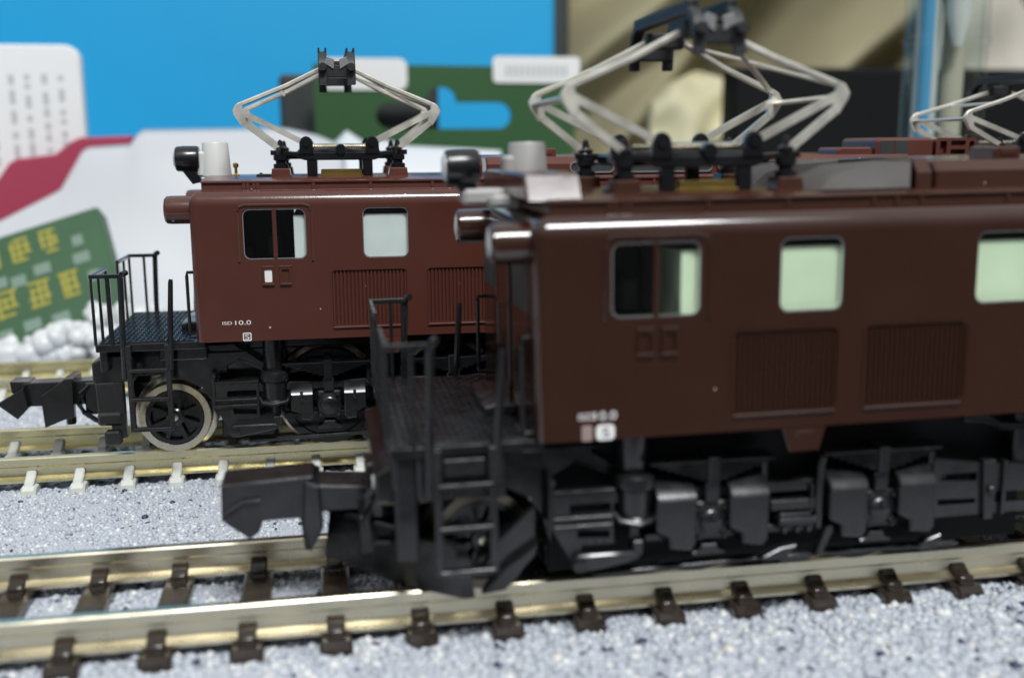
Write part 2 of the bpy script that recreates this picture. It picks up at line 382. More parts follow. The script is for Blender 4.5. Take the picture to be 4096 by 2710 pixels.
def make_loco(name):
    root = empty(name)
    # ---- body shell
    wins = [(4.1, 9.1, 16.6, 20.65, .55), (13.6, 17.35, 16.55, 20.65, .55), (25.4, 29.2, 16.55, 20.65, .55), (L / 2 - 1.9, L / 2 + 1.9, 16.55, 20.65, .55)]
    wins += [(L - b, L - a, c, d, r) for a, b, c, d, r in wins[:3]]
    louv = [(10.9, 17.2, 10.95, 15.65, .4), (18.7, 25.1, 10.95, 15.65, .4)]
    louv += [(L - b, L - a, c, d, r) for a, b, c, d, r in louv]
    body = MB()
    r = .75; zt = 20.95; ra = 1.25
    holes = [rrect(*q) for q in wins] + [rrect(*q) for q in louv]
    for sg in (-1, 1):
        outer = [(r, 10), (L - r, 10), (L - r, zt), (r, zt)]
        hs = holes if sg < 0 else [[(L - x, z) for x, z in h] for h in holes]
        holed(body, outer, hs, sg * HW, sg * (HW - .45))
    def ring(z, ins):
        out = []
        for cx, cy, a0 in ((L - r, HW - r, 0), (r, HW - r, 90), (r, -HW + r, 180), (L - r, -HW + r, 270)):
            for i in range(7):
                a = math.radians(a0 + 15 * i); rr = max(r - ins, .02)
                ox = cx - math.copysign(max(0, ins - r), math.cos(math.radians(a0 + 45))); oy = cy - math.copysign(max(0, ins - r), math.sin(math.radians(a0 + 45)))
                out.append((ox + rr * math.cos(a), oy + rr * math.sin(a), z))
        return out
    lev = [(10, 0), (zt, 0)] + [(zt + ra * math.sin(math.radians(a)), ra * (1 - math.cos(math.radians(a)))) for a in (15, 30, 45, 60, 75, 90)] + [(zt + ra + .02, 1.6)]
    rings = [ring(*q) for q in lev]; n = len(rings[0])
    vv = [p for rg in rings for p in rg]; ff = []
    for l in range(len(rings) - 1):
        for i in range(n):
            j = (i + 1) % n
            a, b = rings[l][i], rings[l][j]
            if l == 0 and abs(a[1]) > HW - 1e-3 and abs(b[1]) > HW - 1e-3: continue      # holed side plate sits here
            ff.append((l * n + i, l * n + j, (l + 1) * n + j, (l + 1) * n + i))
    ff.append(tuple((len(rings) - 1) * n + i for i in range(n)))
    body.add(vv, ff)
    # cab end details: door seams, handrails
    for sx in (0, 1):
        X = (lambda x: x) if sx == 0 else (lambda x: L - x)
        def bx(a, b, y0, y1, z0, z1, c=.05): body.box(min(X(a), X(b)), max(X(a), X(b)), y0, y1, z0, z1, c)
        bx(-.18, .02, -1.9, 1.9, 10.3, 19.6)                     # centre door
        bx(-.30, -.16, 1.2, 1.45, 13.5, 16.2)
        for sg in (-1, 1):
            bx(-.10, .02, *(sorted((sg * 3.0, sg * 7.6))), 16.4, 20.6)
    bo = body.build('body', [M['brown']], root, smooth=32)
    # handrails on cab ends
    def rails():
        for sg in (-1, 1):
            MB().tube([(.1, sg * 8.2, 15.6), (-.5, sg * 8.2, 15.6), (-.55, sg * 8.2, 15.3), (-.55, sg * 8.2, 10.6), (-.5, sg * 8.2, 10.3), (.1, sg * 8.2, 10.3)], .14).build('handrail', M['dark'], bo)
    both(rails)
    # front windows on the cab ends (dark glass panes with frames)
    def endwin():
        for sg in (-1, 1):
            y0, y1 = sorted((sg * 3.3, sg * 7.3))
            MB().box(-.16, -.08, y0, y1, 16.8, 20.3, .1).build('cab_end_pane', M['darkblock'], bo)
    both(endwin)
    # ---- side windows
    for i, (a, b, c, d, rr) in enumerate(wins):
        cab = i in (0, 4)
        for sg in (-1, 1):
            f = MB(); o1 = rrect(a + .02, b - .02, c + .02, d - .02, rr - .02); i1 = rrect(a + .09, b - .09, c + .09, d - .09, rr - .07)
            ringframe(f, i1, o1, sg * (HW - .10), sg * (HW - .40))
            wf = f.build('window', M['steel_rim'], root)
            g = MB(); g.prism(rrect(a + .1, b - .1, c + .1, d - .1, rr - .1), *sorted((sg * (HW - .24), sg * (HW - .18))), .01)
            g.build('pane', M['pane'], wf)
            if cab:
                mid = (a + b) / 2 + (.0 if i == 0 else 0)
                MB().box(mid - .17, mid + .17, *sorted((sg * (HW - .03), sg * (HW - .3))), c + .05, d - .05, .05).build('mullion', M['brown'], wf)
                ho = MB(); pts = [(a - .35, c - .15), (a - .35, d - .25), (a + .15, d + .33), (b - .15, d + .33), (b + .45, d - .25), (b + .45, c - .15)]
                ho.tube([(x, sg * (HW + .02), z) for x, z in pts[:2]] + [(a - .2, sg * (HW + .02), d + .18)] + [(x, sg * (HW + .02), z) for x, z in pts[2:4]] + [(b + .3, sg * (HW + .02), d + .18)] + [(x, sg * (HW + .02), z) for x, z in pts[4:]], .11)
                ho.build('window_hood', M['brown'], wf)
    # ---- louvres
    lm = MB(); a, b, c, d, rr = louv[0]
    lm.box(a - .1, b + .1, -HW + .19, -HW + .5, c - .1, d + .1, .02)
    nr = 20; pw = (b - a - .12) / nr
    for k in range(nr):
        x = a + .06 + (k + .5) * pw
        lm.prism([(x - pw * .44, -HW + .40), (x - pw * .43, -HW + .20), (x - pw * .28, -HW + .06), (x + pw * .28, -HW + .06), (x + pw * .43, -HW + .20), (x + pw * .44, -HW + .40)], c + .03, d - .03, .02, axis='z')
    lme = lm.mesh('louver', [M['brown']])
    lip = MB(); ringframe(lip, rrect(a + .1, b - .1, c + .12, d - .06, .3), rrect(a - .02, b + .02, c - .02, d + .02, .42), -HW - .05, -HW + .3); lip.box(a + .1, b - .1, -HW - .16, -HW + .02, c - .16, c + .02, .06); lipme = lip.mesh('louver_frame', [M['brown']])
    for i, q in enumerate(louv):
        for sg in (-1, 1):
            o = bpy.data.objects.new('louver', lme); col.objects.link(o); o.parent = root
            if sg < 0: o.location = ((q[0] - a) * MM, 0, 0)
            else: o.location = ((q[1] + a) * MM, 0, 0); o.rotation_euler.z = math.pi
            f = bpy.data.objects.new('louver_frame', lipme); col.objects.link(f); f.parent = o
    # ---- number plate holders, bracket
    def plates():
        for (x0, x1, wh) in ((5.52, 6.40, True), (6.87, 7.77, False)):
            f = MB(); ringframe(f, rrect(x0 + .14, x1 - .14, 14.78, 15.8, .08, 2), rrect(x0, x1, 14.6, 16.0, .12, 2), -HW - .16, -HW + .02)
            f.box(x0 - .03, x1 + .03, -HW - .2, -HW, 14.52, 14.68, .04); f.box(x0 - .03, x1 + .03, -HW - .2, -HW, 15.94, 16.1, .04)
            h = f.build('plate_holder', M['brown'], root)
            if wh: MB().prism(rrect(x0 + .13, x1 - .13, 14.76, 15.82, .06, 2), -HW - .09, -HW - .03, .02).build('plate', M['print'], h)
        MB().prism([(14.0, 10.02), (16.7, 10.02), (16.3, 8.55), (14.5, 8.55)], -HW + .02, -HW + .5, .06).box(14.85, 15.85, -HW - .02, -HW + .06, 9.3, 9.75, .04).build('side_bracket', M['brown'], root)
    both(plates)
    # ---- roof
    rf = MB()
    rf.box(1.0, L - 1.0, -8.3, 8.3, 22.1, 22.72, .06)
    for sg in (-1, 1):
        x = 1.6
        for dx in (4.3, 4.6, 5.1, 5.4, 9.8, 14.4, 19.5, 20.9, 22.4, 27.8, 33, 38.6, 44, 50, 55.5, 60, 65.6, 71, 76, 81, 84):
            rf.box(dx - .14, dx + .14, min(sg * 8.42, sg * 8.2), max(sg * 8.42, sg * 8.2), 22.15, 22.74, .05)
    # arched top skin
    prof = [(-8.45, 22.70), (-8.45, 22.82), (-8.2, 22.90), (-5.5, 23.06), (-2.7, 23.15), (0, 23.18), (2.7, 23.15), (5.5, 23.06), (8.2, 22.90), (8.45, 22.82), (8.45, 22.70)]
    rf.prism(prof, .9, L - .9, .08, axis='x')
    ro = rf.build('roof', M['roof'], root, smooth=28)
    # monitor with slanted hatch
    mo = MB()
    mo.prism([(-6.6, 22.9), (-6.6, 23.95), (-6.0, 24.55), (0, 24.75), (6.0, 24.55), (6.6, 23.95), (6.6, 22.9)], 24.3, L - 24.3, .12, axis='x')
    mo.prism([(-6.9, 22.9), (-6.9, 23.9), (-6.3, 24.7), (-5.9, 24.7), (-5.9, 22.9)], 22.9, 23.9, .08, axis='x')
    mn = mo.build('roof_monitor', M['roof'], ro, smooth=28)
    # oval vents along the monitor
    for k in range(6):
        x = 31.5 + k * 4.48
        for sg in (-1, 1):
            v = MB(); ringframe(v, rrect(x + .14, x + 3.86, 23.29, 24.01, .35), rrect(x, x + 4.0, 23.15, 24.15, .49), sg * 6.85, sg * 6.5)
            q = v.build('oval_vent', M['steel_rim'], ro)
            MB().prism(rrect(x + .1, x + 3.9, 23.25, 24.05, .38), *sorted((sg * 6.72, sg * 6.5)), .02).build('vent_dark', M['darkblock'], q)
    # roof equipment boxes
    eq = MB(); eq.prism(rrect(56.9, 60.4, 22.9, 25.2, .4), -5.6, -1.5, .15); 
    eq.build('roof_box', M['roof'], ro)
    eq = MB(); eq.prism(rrect(60.6, 66.4, 22.9, 26.05, .5), -5.8, 1.0, .25); e2 = eq.build('roof_box', M['roof'], ro)
    for a, b in ((60.95, 62.2), (62.4, 63.7)): MB().box(a, b, -5.86, -5.75, 24.4, 25.8, .03).build('roof_box_window', M['darkblock'], e2)
    eq = MB(); holed(eq, rrect(66.7, 70.9, 23.6, 26.0, .35), [rrect(67.1, 67.8, 24.55, 25.7, .1), rrect(68.2, 69.7, 25.3, 25.75, .1), rrect(68.2, 69.7, 24.5, 24.95, .1), rrect(70.1, 70.6, 24.55, 25.7, .15)], -5.6, -5.2)
    eq.box(66.8, 70.8, -5.1, -1, 23.0, 25.9, .1); eq.build('roof_grille', M['roof'], ro)
    MB().prism(rrect(28.9, 30.7, 23.0, 25.3, .25), -5.2, -2.6, .12).box(29.3, 30.3, -5.26, -5.1, 24.75, 25.1, .03).build('roof_box', M['roof'], ro)
    # whistle and little fittings
    MB().lathe([(.05, 0), (.3, 0), (.3, .15), (.13, .3), (.12, .7), (.24, .85), (.24, 1.1), (.05, 1.2)], (3.3, -2.5, 23.05), axis='z', n=16).build('whistle', M['brass'], ro)
    MB().box(5.1, 6.3, -4.6, -3.8, 22.9, 23.3, .08).box(5.35, 5.6, -4.4, -4.0, 23.25, 23.4, .04).build('roof_fitting', M['dark'], ro)
    # ---- end fittings: headlight, white lamp housing, tail lamps
    def ends():
        h = MB()
        h.lathe([(.1, -2.15), (.95, -2.15), (1.06, -2.05), (1.12, -1.5), (1.12, -.35), (1.0, -.15), (.1, -.15)], (.25, 0, 24.55), axis='x', n=28)
        h.prism([(-1.55, 23.8), (-.4, 23.8), (.3, 22.6), (-.55, 22.4)], -.6, .6, .08)
        ho = h.build('headlight', M['black'], root)
        MB().lathe([(.05, -.18), (.6, -.14), (.84, 0), (.84, .08), (.05, .08)], (-1.93, 0, 24.55), axis='x', n=24).build('lens', M['lens'], ho)
        MB().lathe([(1.32, 0), (1.28, .2), (1.10, 2.75), (1.04, 2.86), (.05, 2.9)], (1.45, 0, 23.1), axis='z', n=32).box(-.05, .9, -.75, .75, 23.0, 25.2, .2).build('lamp_housing', M['white'], root)
        for sg in (-1, 1):
            t = MB(); t.lathe([(.05, -2.1), (.95, -2.1), (1.1, -1.95), (1.14, -1.6), (1.14, .3)], (.05, sg * 7.0, 20.55), axis='x', n=28)
            to = t.build('tail_lamp', M['brown'], root)
            MB().lathe([(.05, -.12), (.55, -.08), (.75, 0), (.05, .02)], (-2.06, sg * 7.0, 20.55), axis='x', n=20).build('lens', M['lens'], to)
    both(ends)
    # ---- interior
    blk = MB().box(8.1, L - 8.1, -8.92, 8.92, 15.9, 20.1, .05).box(8.1, L - 8.1, -8.4, 8.4, 10.4, 15.95, .2).build('interior_block', M['greyblock'], root)
    def cabin():
        q = MB().box(1.2, 7.9, -6.0, 6.0, 10.4, 16.2, .2).box(2.0, 4.6, -5.2, 5.2, 16.2, 17.3, .2)
        q.box(5.6, 7.0, -5.4, -3.0, 16.2, 18.4, .3); q.box(1.6, 7.9, -2.4, 2.4, 16.0, 21.0, .2)
        q.build('cab_interior', M['darkblock'], root)
    both(cabin)
    # ---- underframe
    uf = MB().box(.8, L - .8, -5.2, 5.2, 8.6, 10.4, .1).box(30, L - 30, -7.6, 7.6, 5.0, 9.5, .2)
    uf.tube([(26.5, -7.4, 9.3), (28.0, -7.6, 9.2), (28.8, -7.7, 8.7), (32, -7.7, 8.6), (45, -7.7, 8.6)], .22)
    uf.build('underframe', M['black'], root)
    # ---- end deck with ladders and railings
    def deck():
        d = MB()
        d.box(-7.9, .6, -8.6, 8.6, 9.35, 10.0, .08)
        d.box(-7.75, -7.1, -8.0, 8.0, 7.6, 9.4, .08)
        d.prism([(-8.6, 8.2), (-7.2, 8.8), (-5.6, 8.8), (-5.6, 6.6), (-7.6, 6.4), (-8.6, 6.6)], -7.2, 7.2, .1)
        d.box(-3.2, .6, -7.6, 7.6, 8.3, 9.4, .08)
        d.prism([(-.6, 9.3), (2.6, 9.3), (6.2, 6.9), (6.2, 6.3), (1.9, 8.4), (-.6, 8.4)], -6.6, 6.6, .06)
        dk = d.build('deck', M['black'], root)
        tp = MB(); tp.box(-7.6, -.3, -8.3, 8.3, 9.99, 10.08, .02)          # tread plate ribs
        for i in range(17):
            for j in range(30):
                x = -7.4 + i * .42; y = -8.1 + j * .55; s = .14 if (i + j) % 2 else -.14
                tp.prism([(x - .16, y - s - .05), (x + .16, y + s - .05), (x + .16, y + s + .05), (x - .16, y - s + .05)], 10.06, 10.14, .01, axis='z')
        tpo = tp.build('tread_plate', M['dark'], dk); tpo['kind'] = 'stuff'
        MB().prism([(-1.9, 10.05), (-1.9, 10.6), (-1.2, 10.8), (.0, 10.7), (.0, 10.05)], -3.2, 3.2, .12).build('deck_step', M['dark'], dk)
        for sg in (-1, 1):
            Y = sg * 8.85
            # ladder
            ld = MB()
            for x in (-5.35, -2.35): ld.box(x - .22, x + .22, min(Y - .18, Y + .18), max(Y - .18, Y + .18), 2.75, 9.9, .05)
            lo = ld.build('ladder', M['dark'], root)
            for z in (7.85, 5.45, 2.95):
                MB().box(-5.35, -2.35, Y - .32, Y + .3, z - .18, z + .12, .05).build('rung', M['dark'], lo)
            # tall posts at the ladder
            ra = MB()
            ra.tube([(-5.75, Y - .1 * sg, 7.2), (-5.7, Y - .1 * sg, 11), (-5.55, Y - .1 * sg, 15.3), (-5.45, Y - .15 * sg, 15.62), (-5.2, Y - .6 * sg, 15.72)], .24, n=8)
            ra.build('hand_post', M['dark'], root)
            rb = MB(); rb.tube([(-2.15, Y, 7.8), (-2.0, Y, 11), (-1.75, Y, 14.9), (-1.72, Y, 15.15)], [.24, .24, .2, .16], n=8); rb.build('hand_post', M['dark'], root)
            # railing panel across the deck front
            rp = MB(); y1 = sg * 2.6
            ys_ = sorted((sg * 8.5, y1))
            rp.box(-8.02, -7.72, ys_[0], ys_[1], 15.3, 15.62, .06)
            for y in (sg * 8.4, sg * 5.6, y1): rp.box(-7.98, -7.76, y - .13, y + .13, 9.9, 15.4, .04)
            rp.box(*sorted((-8.0, -5.4)), sg * 8.5 - .15, sg * 8.5 + .15, 15.32, 15.64, .05)
            rp.box(-6.65, -6.42, sg * 8.5 - .13, sg * 8.5 + .13, 9.9, 15.4, .04)
            rp.build('railing', M['dark'], root)
    both(deck)
    # ---- lead truck: spoked wheels
    def wheel_spoked(x, R, parent, sg):
        wm = MB()
        o = (x, 0, R); T = lambda t: sg * t
        wm.lathe([(R - .64, T(5.55)), (R - .58, T(5.68)), (R - .06, T(5.68)), (R, T(5.60)), (R + .03, T(4.3)), (R + .45, T(4.15)), (R + .48, T(3.75)), (R + .2, T(3.6)), (R - .6, T(3.6)), (R - .62, T(5.1))], o, n=56, m=0, cap=False)
        wm.lathe([(R - .62, T(5.5)), (R - .66, T(5.6)), (R - .95, T(5.6)), (R - 1.0, T(5.3))], o, n=48, m=1, cap=False)
        wm.lathe([(.05, T(5.72)), (.62, T(5.70)), (.75, T(5.6)), (.75, T(5.2))], o, n=24, m=1)
        wm.lathe([(.05, T(5.9)), (.26, T(5.88)), (.32, T(5.8)), (.32, T(5.6))], o, n=16, m=2)
        wm.lathe([(.05, T(4.9)), (R - .6, T(4.9))], o, n=40, m=1, cap=False)
        for k in range(8):
            a = math.pi / 8 + k * math.pi / 4
            p0 = (x + .6 * math.cos(a), T(5.42), R + .6 * math.sin(a)); p1 = (x + (R - .8) * math.cos(a), T(5.42), R + (R - .8) * math.sin(a))
            wm.bar(p0, p1, .36, .22, m=1)
        return wm.build('wheel', [M['nickel'], M['black'], M['nickel']], parent)
    def wheel_drive(x, R, parent, sg):
        wm = MB(); o = (x, 0, R); T = lambda t: sg * t
        wm.lathe([(R - .02, T(5.55)), (R, T(5.5)), (R + .03, T(4.3)), (R + .42, T(4.15)), (R + .45, T(3.75)), (R + .2, T(3.6)), (.6, T(3.6))], o, n=56, m=0, cap=False)
        wm.lathe([(.05, T(5.3)), (R - .7, T(5.3)), (R - .66, T(5.58)), (R - .02, T(5.55))], o, n=56, m=1, cap=False)  # rim face coloured black for the shade under the body
        return wm.build('wheel', [M['nickel'], M['black']], parent)
    def lead():
        f = MB(); f.box(-6.4, 1.0, -2.6, 2.6, 2.4, 5.6, .1).box(-7.0, 2.0, -5.6, 5.6, 6.7, 9.3, .1)
        for sg in (-1, 1): f.prism([(-3.0, 8.7), (4.0, 8.7), (1.2, 6.9), (1.2, 3.0), (.95, 3.6), (.6, 4.8), (-.3, 5.9), (-1.4, 6.5), (-3.0, 6.75)], *sorted((sg * 7.0, sg * 6.3)), .07)
        f.lathe([(.5, -3.4), (.5, 3.4)], (-2.55, 0, 3.0), n=16)
        tr = f.build('lead_truck', M['black'], root)
        for sg in (-1, 1): wheel_spoked(-2.55, 3.0, tr, sg)
    both(lead)
    # ---- driving bogie
    def axle_group(sf, xc, parent, sg):
        T = lambda a, b: sorted((sg * a, sg * b))
        # hanging gear boxes
        for x0, x1, flipx in ((xc - 3.15, xc - 1.35, False), (xc + 1.25, xc + 3.05, True)):
            b = MB()
            poly = [(x0, 5.15), (x0, 3.75), (x0 + .75, 3.5), (x0 + .8, 2.95), (x1 - .25, 2.85), (x1, 3.2), (x1, 5.15)]
            if flipx: poly = [(x0 + x1 - x, z) for x, z in poly]
            b.prism(poly, *T(8.45, 6.2), .09)
            b.prism([(y * sg, z) for y, z in ((8.5, 5.1), (8.35, 5.35), (7.5, 6.05), (6.4, 6.3), (6.3, 5.1))], x0 - .04, x1 + .04, .07, axis='x')
            b.box(x0 + .75, x0 + 1.02, *T(8.62, 8.3), 4.75, 5.35, .05); b.lathe([(.02, -.1), (.14, -.08), (.14, .08), (.02, .1)], (x0 + .88, sg * 8.58, 4.7), axis='x', n=10)
            b.build('gear_box', M['dark'], parent)
        # axle box
        ab = MB(); ab.box(xc - 1.0, xc + 1.0, *T(8.05, 6.2), 2.95, 5.25, .12)
        ab.lathe([(.95, sg * 7.9), (.92, sg * 8.15), (.78, sg * 8.2), (.74, sg * 8.28), (.5, sg * 8.42), (.05, sg * 8.48)], (xc, 0, 4.1), n=32)
        for dx, dz in ((-.75, .9), (.75, .9), (-.75, -.9), (.75, -.9), (-.25, -.35), (.28, -.35)):
            ab.lathe([(.12, sg * 8.0), (.12, sg * 8.34), (.04, sg * 8.38)], (xc + dx, 0, 4.1 + dz), n=8)
        ab.lathe([(.16, sg * 8.3), (.15, sg * 8.56), (.03, sg * 8.6)], (xc - .02, 0, 4.55), n=10)
        ab.box(xc - .45, xc + .45, *T(8.2, 6.5), 5.2, 6.45, .08)
        ab.prism([(xc - 1.0, 2.15), (xc - .6, 2.3), (xc - .45, 2.62), (xc + .45, 2.62), (xc + .6, 2.3), (xc + 1.0, 2.15), (xc + 1.0, 1.95), (xc - 1.0, 1.95)], *T(7.9, 6.8), .06)
        ab.build('axle_box', M['dark'], parent)
        # leaf spring
        ls = MB()
        for k in range(7):
            hl = 3.75 - k * .48; z = 7.72 - k * .165
            ls.prism([(sg * 8.32, z - .085), (sg * 8.32, z - .06), (sg * 8.20, z + .03), (sg * 6.6, z + .03), (sg * 6.6, z - .085)], xc - hl, xc + hl, .012, axis='x')
        ls.box(xc - .34, xc + .34, *T(8.45, 6.4), 6.35, 7.95, .06)
        ls.build('leaf_spring', M['black'], parent)
        wheel_drive(xc, 4.2, parent, sg)
    def bogie():
        c = MB(); c.box(2.5, 29.5, -3.3, 3.3, 2.6, 8.4, .1); c.box(1.25, 5.6, -5.3, 5.3, .9, 8.7, .1); c.box(15.25, 16.0, -5.9, 5.9, 1.0, 8.4, .05); c.box(25.9, 31, -5.9, 5.9, .9, 8.4, .1)
        for xc in (10.4, 20.9): c.lathe([(.7, -6.5), (.7, 6.5)], (xc, 0, 4.2), n=16)
        bg_ = c.build('bogie', M['black'], root)
        for sg in (-1, 1):
            T = lambda a, b: sorted((sg * a, sg * b))
            sf = MB()
            # upper and lower frame bars
            sf.box(4.4, 25.5, *T(7.6, 6.6), 5.35, 6.05, .07)
            sf.box(6.6, 24.6, *T(7.5, 6.6), 2.85, 3.35, .07)
            # leading end plate with windows
            holed(sf, [(1.15, 6.35), (4.6, 6.35), (4.6, 3.15), (2.75, 3.15), (2.55, 2.1), (2.2, 2.15), (1.1, 4.1)], [rrect(2.05, 4.45, 5.05, 5.6, .1, 2), [(2.5, 3.6), (4.4, 3.5), (4.4, 3.95), (2.5, 4.1)]], sg * 8.0, sg * 7.4)
            sf.box(1.1, 4.65, *T(8.12, 7.4), 6.25, 6.42, .04)
            for z in (4.85, 4.35): sf.box(1.1, 4.5, *T(8.25, 7.8), z - .12, z + .1, .05)
            sf.tube([(1.0, sg * 7.9, 4.2), (1.0, sg * 7.9, 6.7), (1.0, sg * 7.9, 7.1)], .2); sf.ico((1.0, sg * 7.9, 6.95), .3, 1)
            for k in range(4): sf.lathe([(.06, sg * 7.9), (.06, sg * 8.08), (.02, sg * 8.1)], (1.7 + k * .72, 0, 6.05), n=8)
            for k in range(4): sf.lathe([(.07, sg * 7.9), (.07, sg * 8.08), (.02, sg * 8.1)], (3.0 + k * .55, 0, 3.3), n=8)
            # brake lever and bottom stretcher
            sf.prism([(2.15, 2.45), (2.5, 2.75), (5.8, 2.75), (6.05, 2.6), (6.05, 2.3), (5.7, 2.2), (2.9, 1.72), (2.35, 1.72), (2.1, 2.05)], *T(8.5, 8.0), .1)
            sf.lathe([(.45, sg * 8.3), (.42, sg * 8.62), (.3, sg * 8.66), (.03, sg * 8.66)], (2.55, 0, 2.2), n=20)
            sf.box(5.7, 6.3, *T(8.3, 7.2), 2.4, 3.3, .08)
            sf.prism([(3.6, .95), (14.2, 1.25), (14.2, 1.45), (6.0, 1.3), (3.6, 1.2)], *T(7.6, 6.9), .05)
            sf.prism([(14.2, 1.25), (26.6, 1.15), (26.6, 1.4), (14.2, 1.45)], *T(7.6, 6.9), .05)
            # middle bracket between the axles with brake shoes
            sf.box(14.1, 17.0, *T(7.9, 6.8), 4.3, 4.95, .08)
            sf.box(14.6, 16.6, *T(8.1, 6.8), 3.3, 4.2, .08); sf.box(14.5, 16.9, *T(8.35, 7.4), 3.55, 4.0, .08)
            for dx in (14.9, 15.7, 16.4): sf.box(dx - .14, dx + .14, *T(8.3, 7.6), 3.05, 3.35, .05)
            sf.prism([(13.6, 1.75), (14.6, 2.2), (15.6, 2.35), (15.6, 2.1), (14.9, 1.55), (13.7, 1.5)], *T(8.35, 7.6), .06)
            sf.prism(rrect(14.6, 16.6, 1.3, 1.75, .2, 3), *T(8.3, 7.7), .05)
            sf.prism([(16.9, 1.5), (17.3, 1.5), (18.0, 3.0), (17.9, 3.4), (17.5, 3.3)], *T(8.2, 7.6), .06)
            sf.tube([(17.1, sg * 7.9, 3.2), (17.15, sg * 7.9, 7.0), (17.3, sg * 7.9, 7.5)], .24)
            sf.tube([(13.75, sg * 7.6, 5.6), (13.8, sg * 7.6, 7.5)], .2); sf.tube([(24.4, sg * 7.6, 5.6), (24.4, sg * 7.6, 7.4)], .22)
            for k in range(7): sf.box(16.55, 16.75, *T(8.0, 7.5), 4.2 + k * .24, 4.33 + k * .24, .03)
            # rear frame
            holed(sf, [(24.4, 6.9), (27.9, 6.4), (34.0, 6.0), (34.0, 3.3), (24.3, 3.2)], [[(24.9, 5.9), (27.3, 5.9), (27.3, 5.35), (24.9, 5.5)], [(24.8, 4.35), (27.3, 4.25), (27.3, 3.95), (24.8, 3.95)], [(28.6, 4.6), (33, 4.5), (33, 3.9), (28.6, 3.9)]], sg * 7.9, sg * 7.3)
            sf.prism([(27.5, 6.7), (28.3, 6.7), (28.35, 3.0), (27.75, 3.0)], *T(8.25, 7.6), .07); sf.ico((28.0, sg * 8.3, 4.9), .3, 2)
            sf.box(28.9, 29.15, *T(8.2, 7.6), 3.2, 6.6, .05)
            sf.prism([(23.6, 1.55), (24.0, 2.0), (24.9, 2.3), (25.0, 2.0), (24.4, 1.5)], *T(8.3, 7.6), .06); sf.box(23.6, 26.0, *T(8.2, 7.6), 1.35, 1.75, .1)
            sfo = sf.build('side_frame', M['dark'], bg_)
            # sand pot
            sp = MB(); sp.lathe([(.2, 7.15), (.95, 7.1), (1.12, 6.95), (1.2, 6.6), (1.2, 6.35), (1.02, 6.2), (.98, 4.7), (1.12, 4.55), (1.12, 4.38), (.75, 4.3), (.42, 4.2), (.40, 3.3), (.3, 3.2), (.28, 2.5), (.05, 2.5)], (5.95, sg * 7.45, 0), axis='z', n=32)
            sp.tube([(4.7, sg * 7.9, 4.9), (4.9, sg * 8.3, 4.55), (5.9, sg * 8.7, 4.4), (6.9, sg * 8.3, 4.55), (7.1, sg * 7.9, 4.9)], .16)
            sp.lathe([(.85, 7.1), (.9, 7.3), (.9, 9.9)], (5.95, sg * 6.9, 0), axis='z', n=24)
            sp.build('sand_pot', M['dark'], bg_)
            for xc in (10.4, 20.9): axle_group(sfo, xc, bg_, sg)
    both(bogie)
    return root

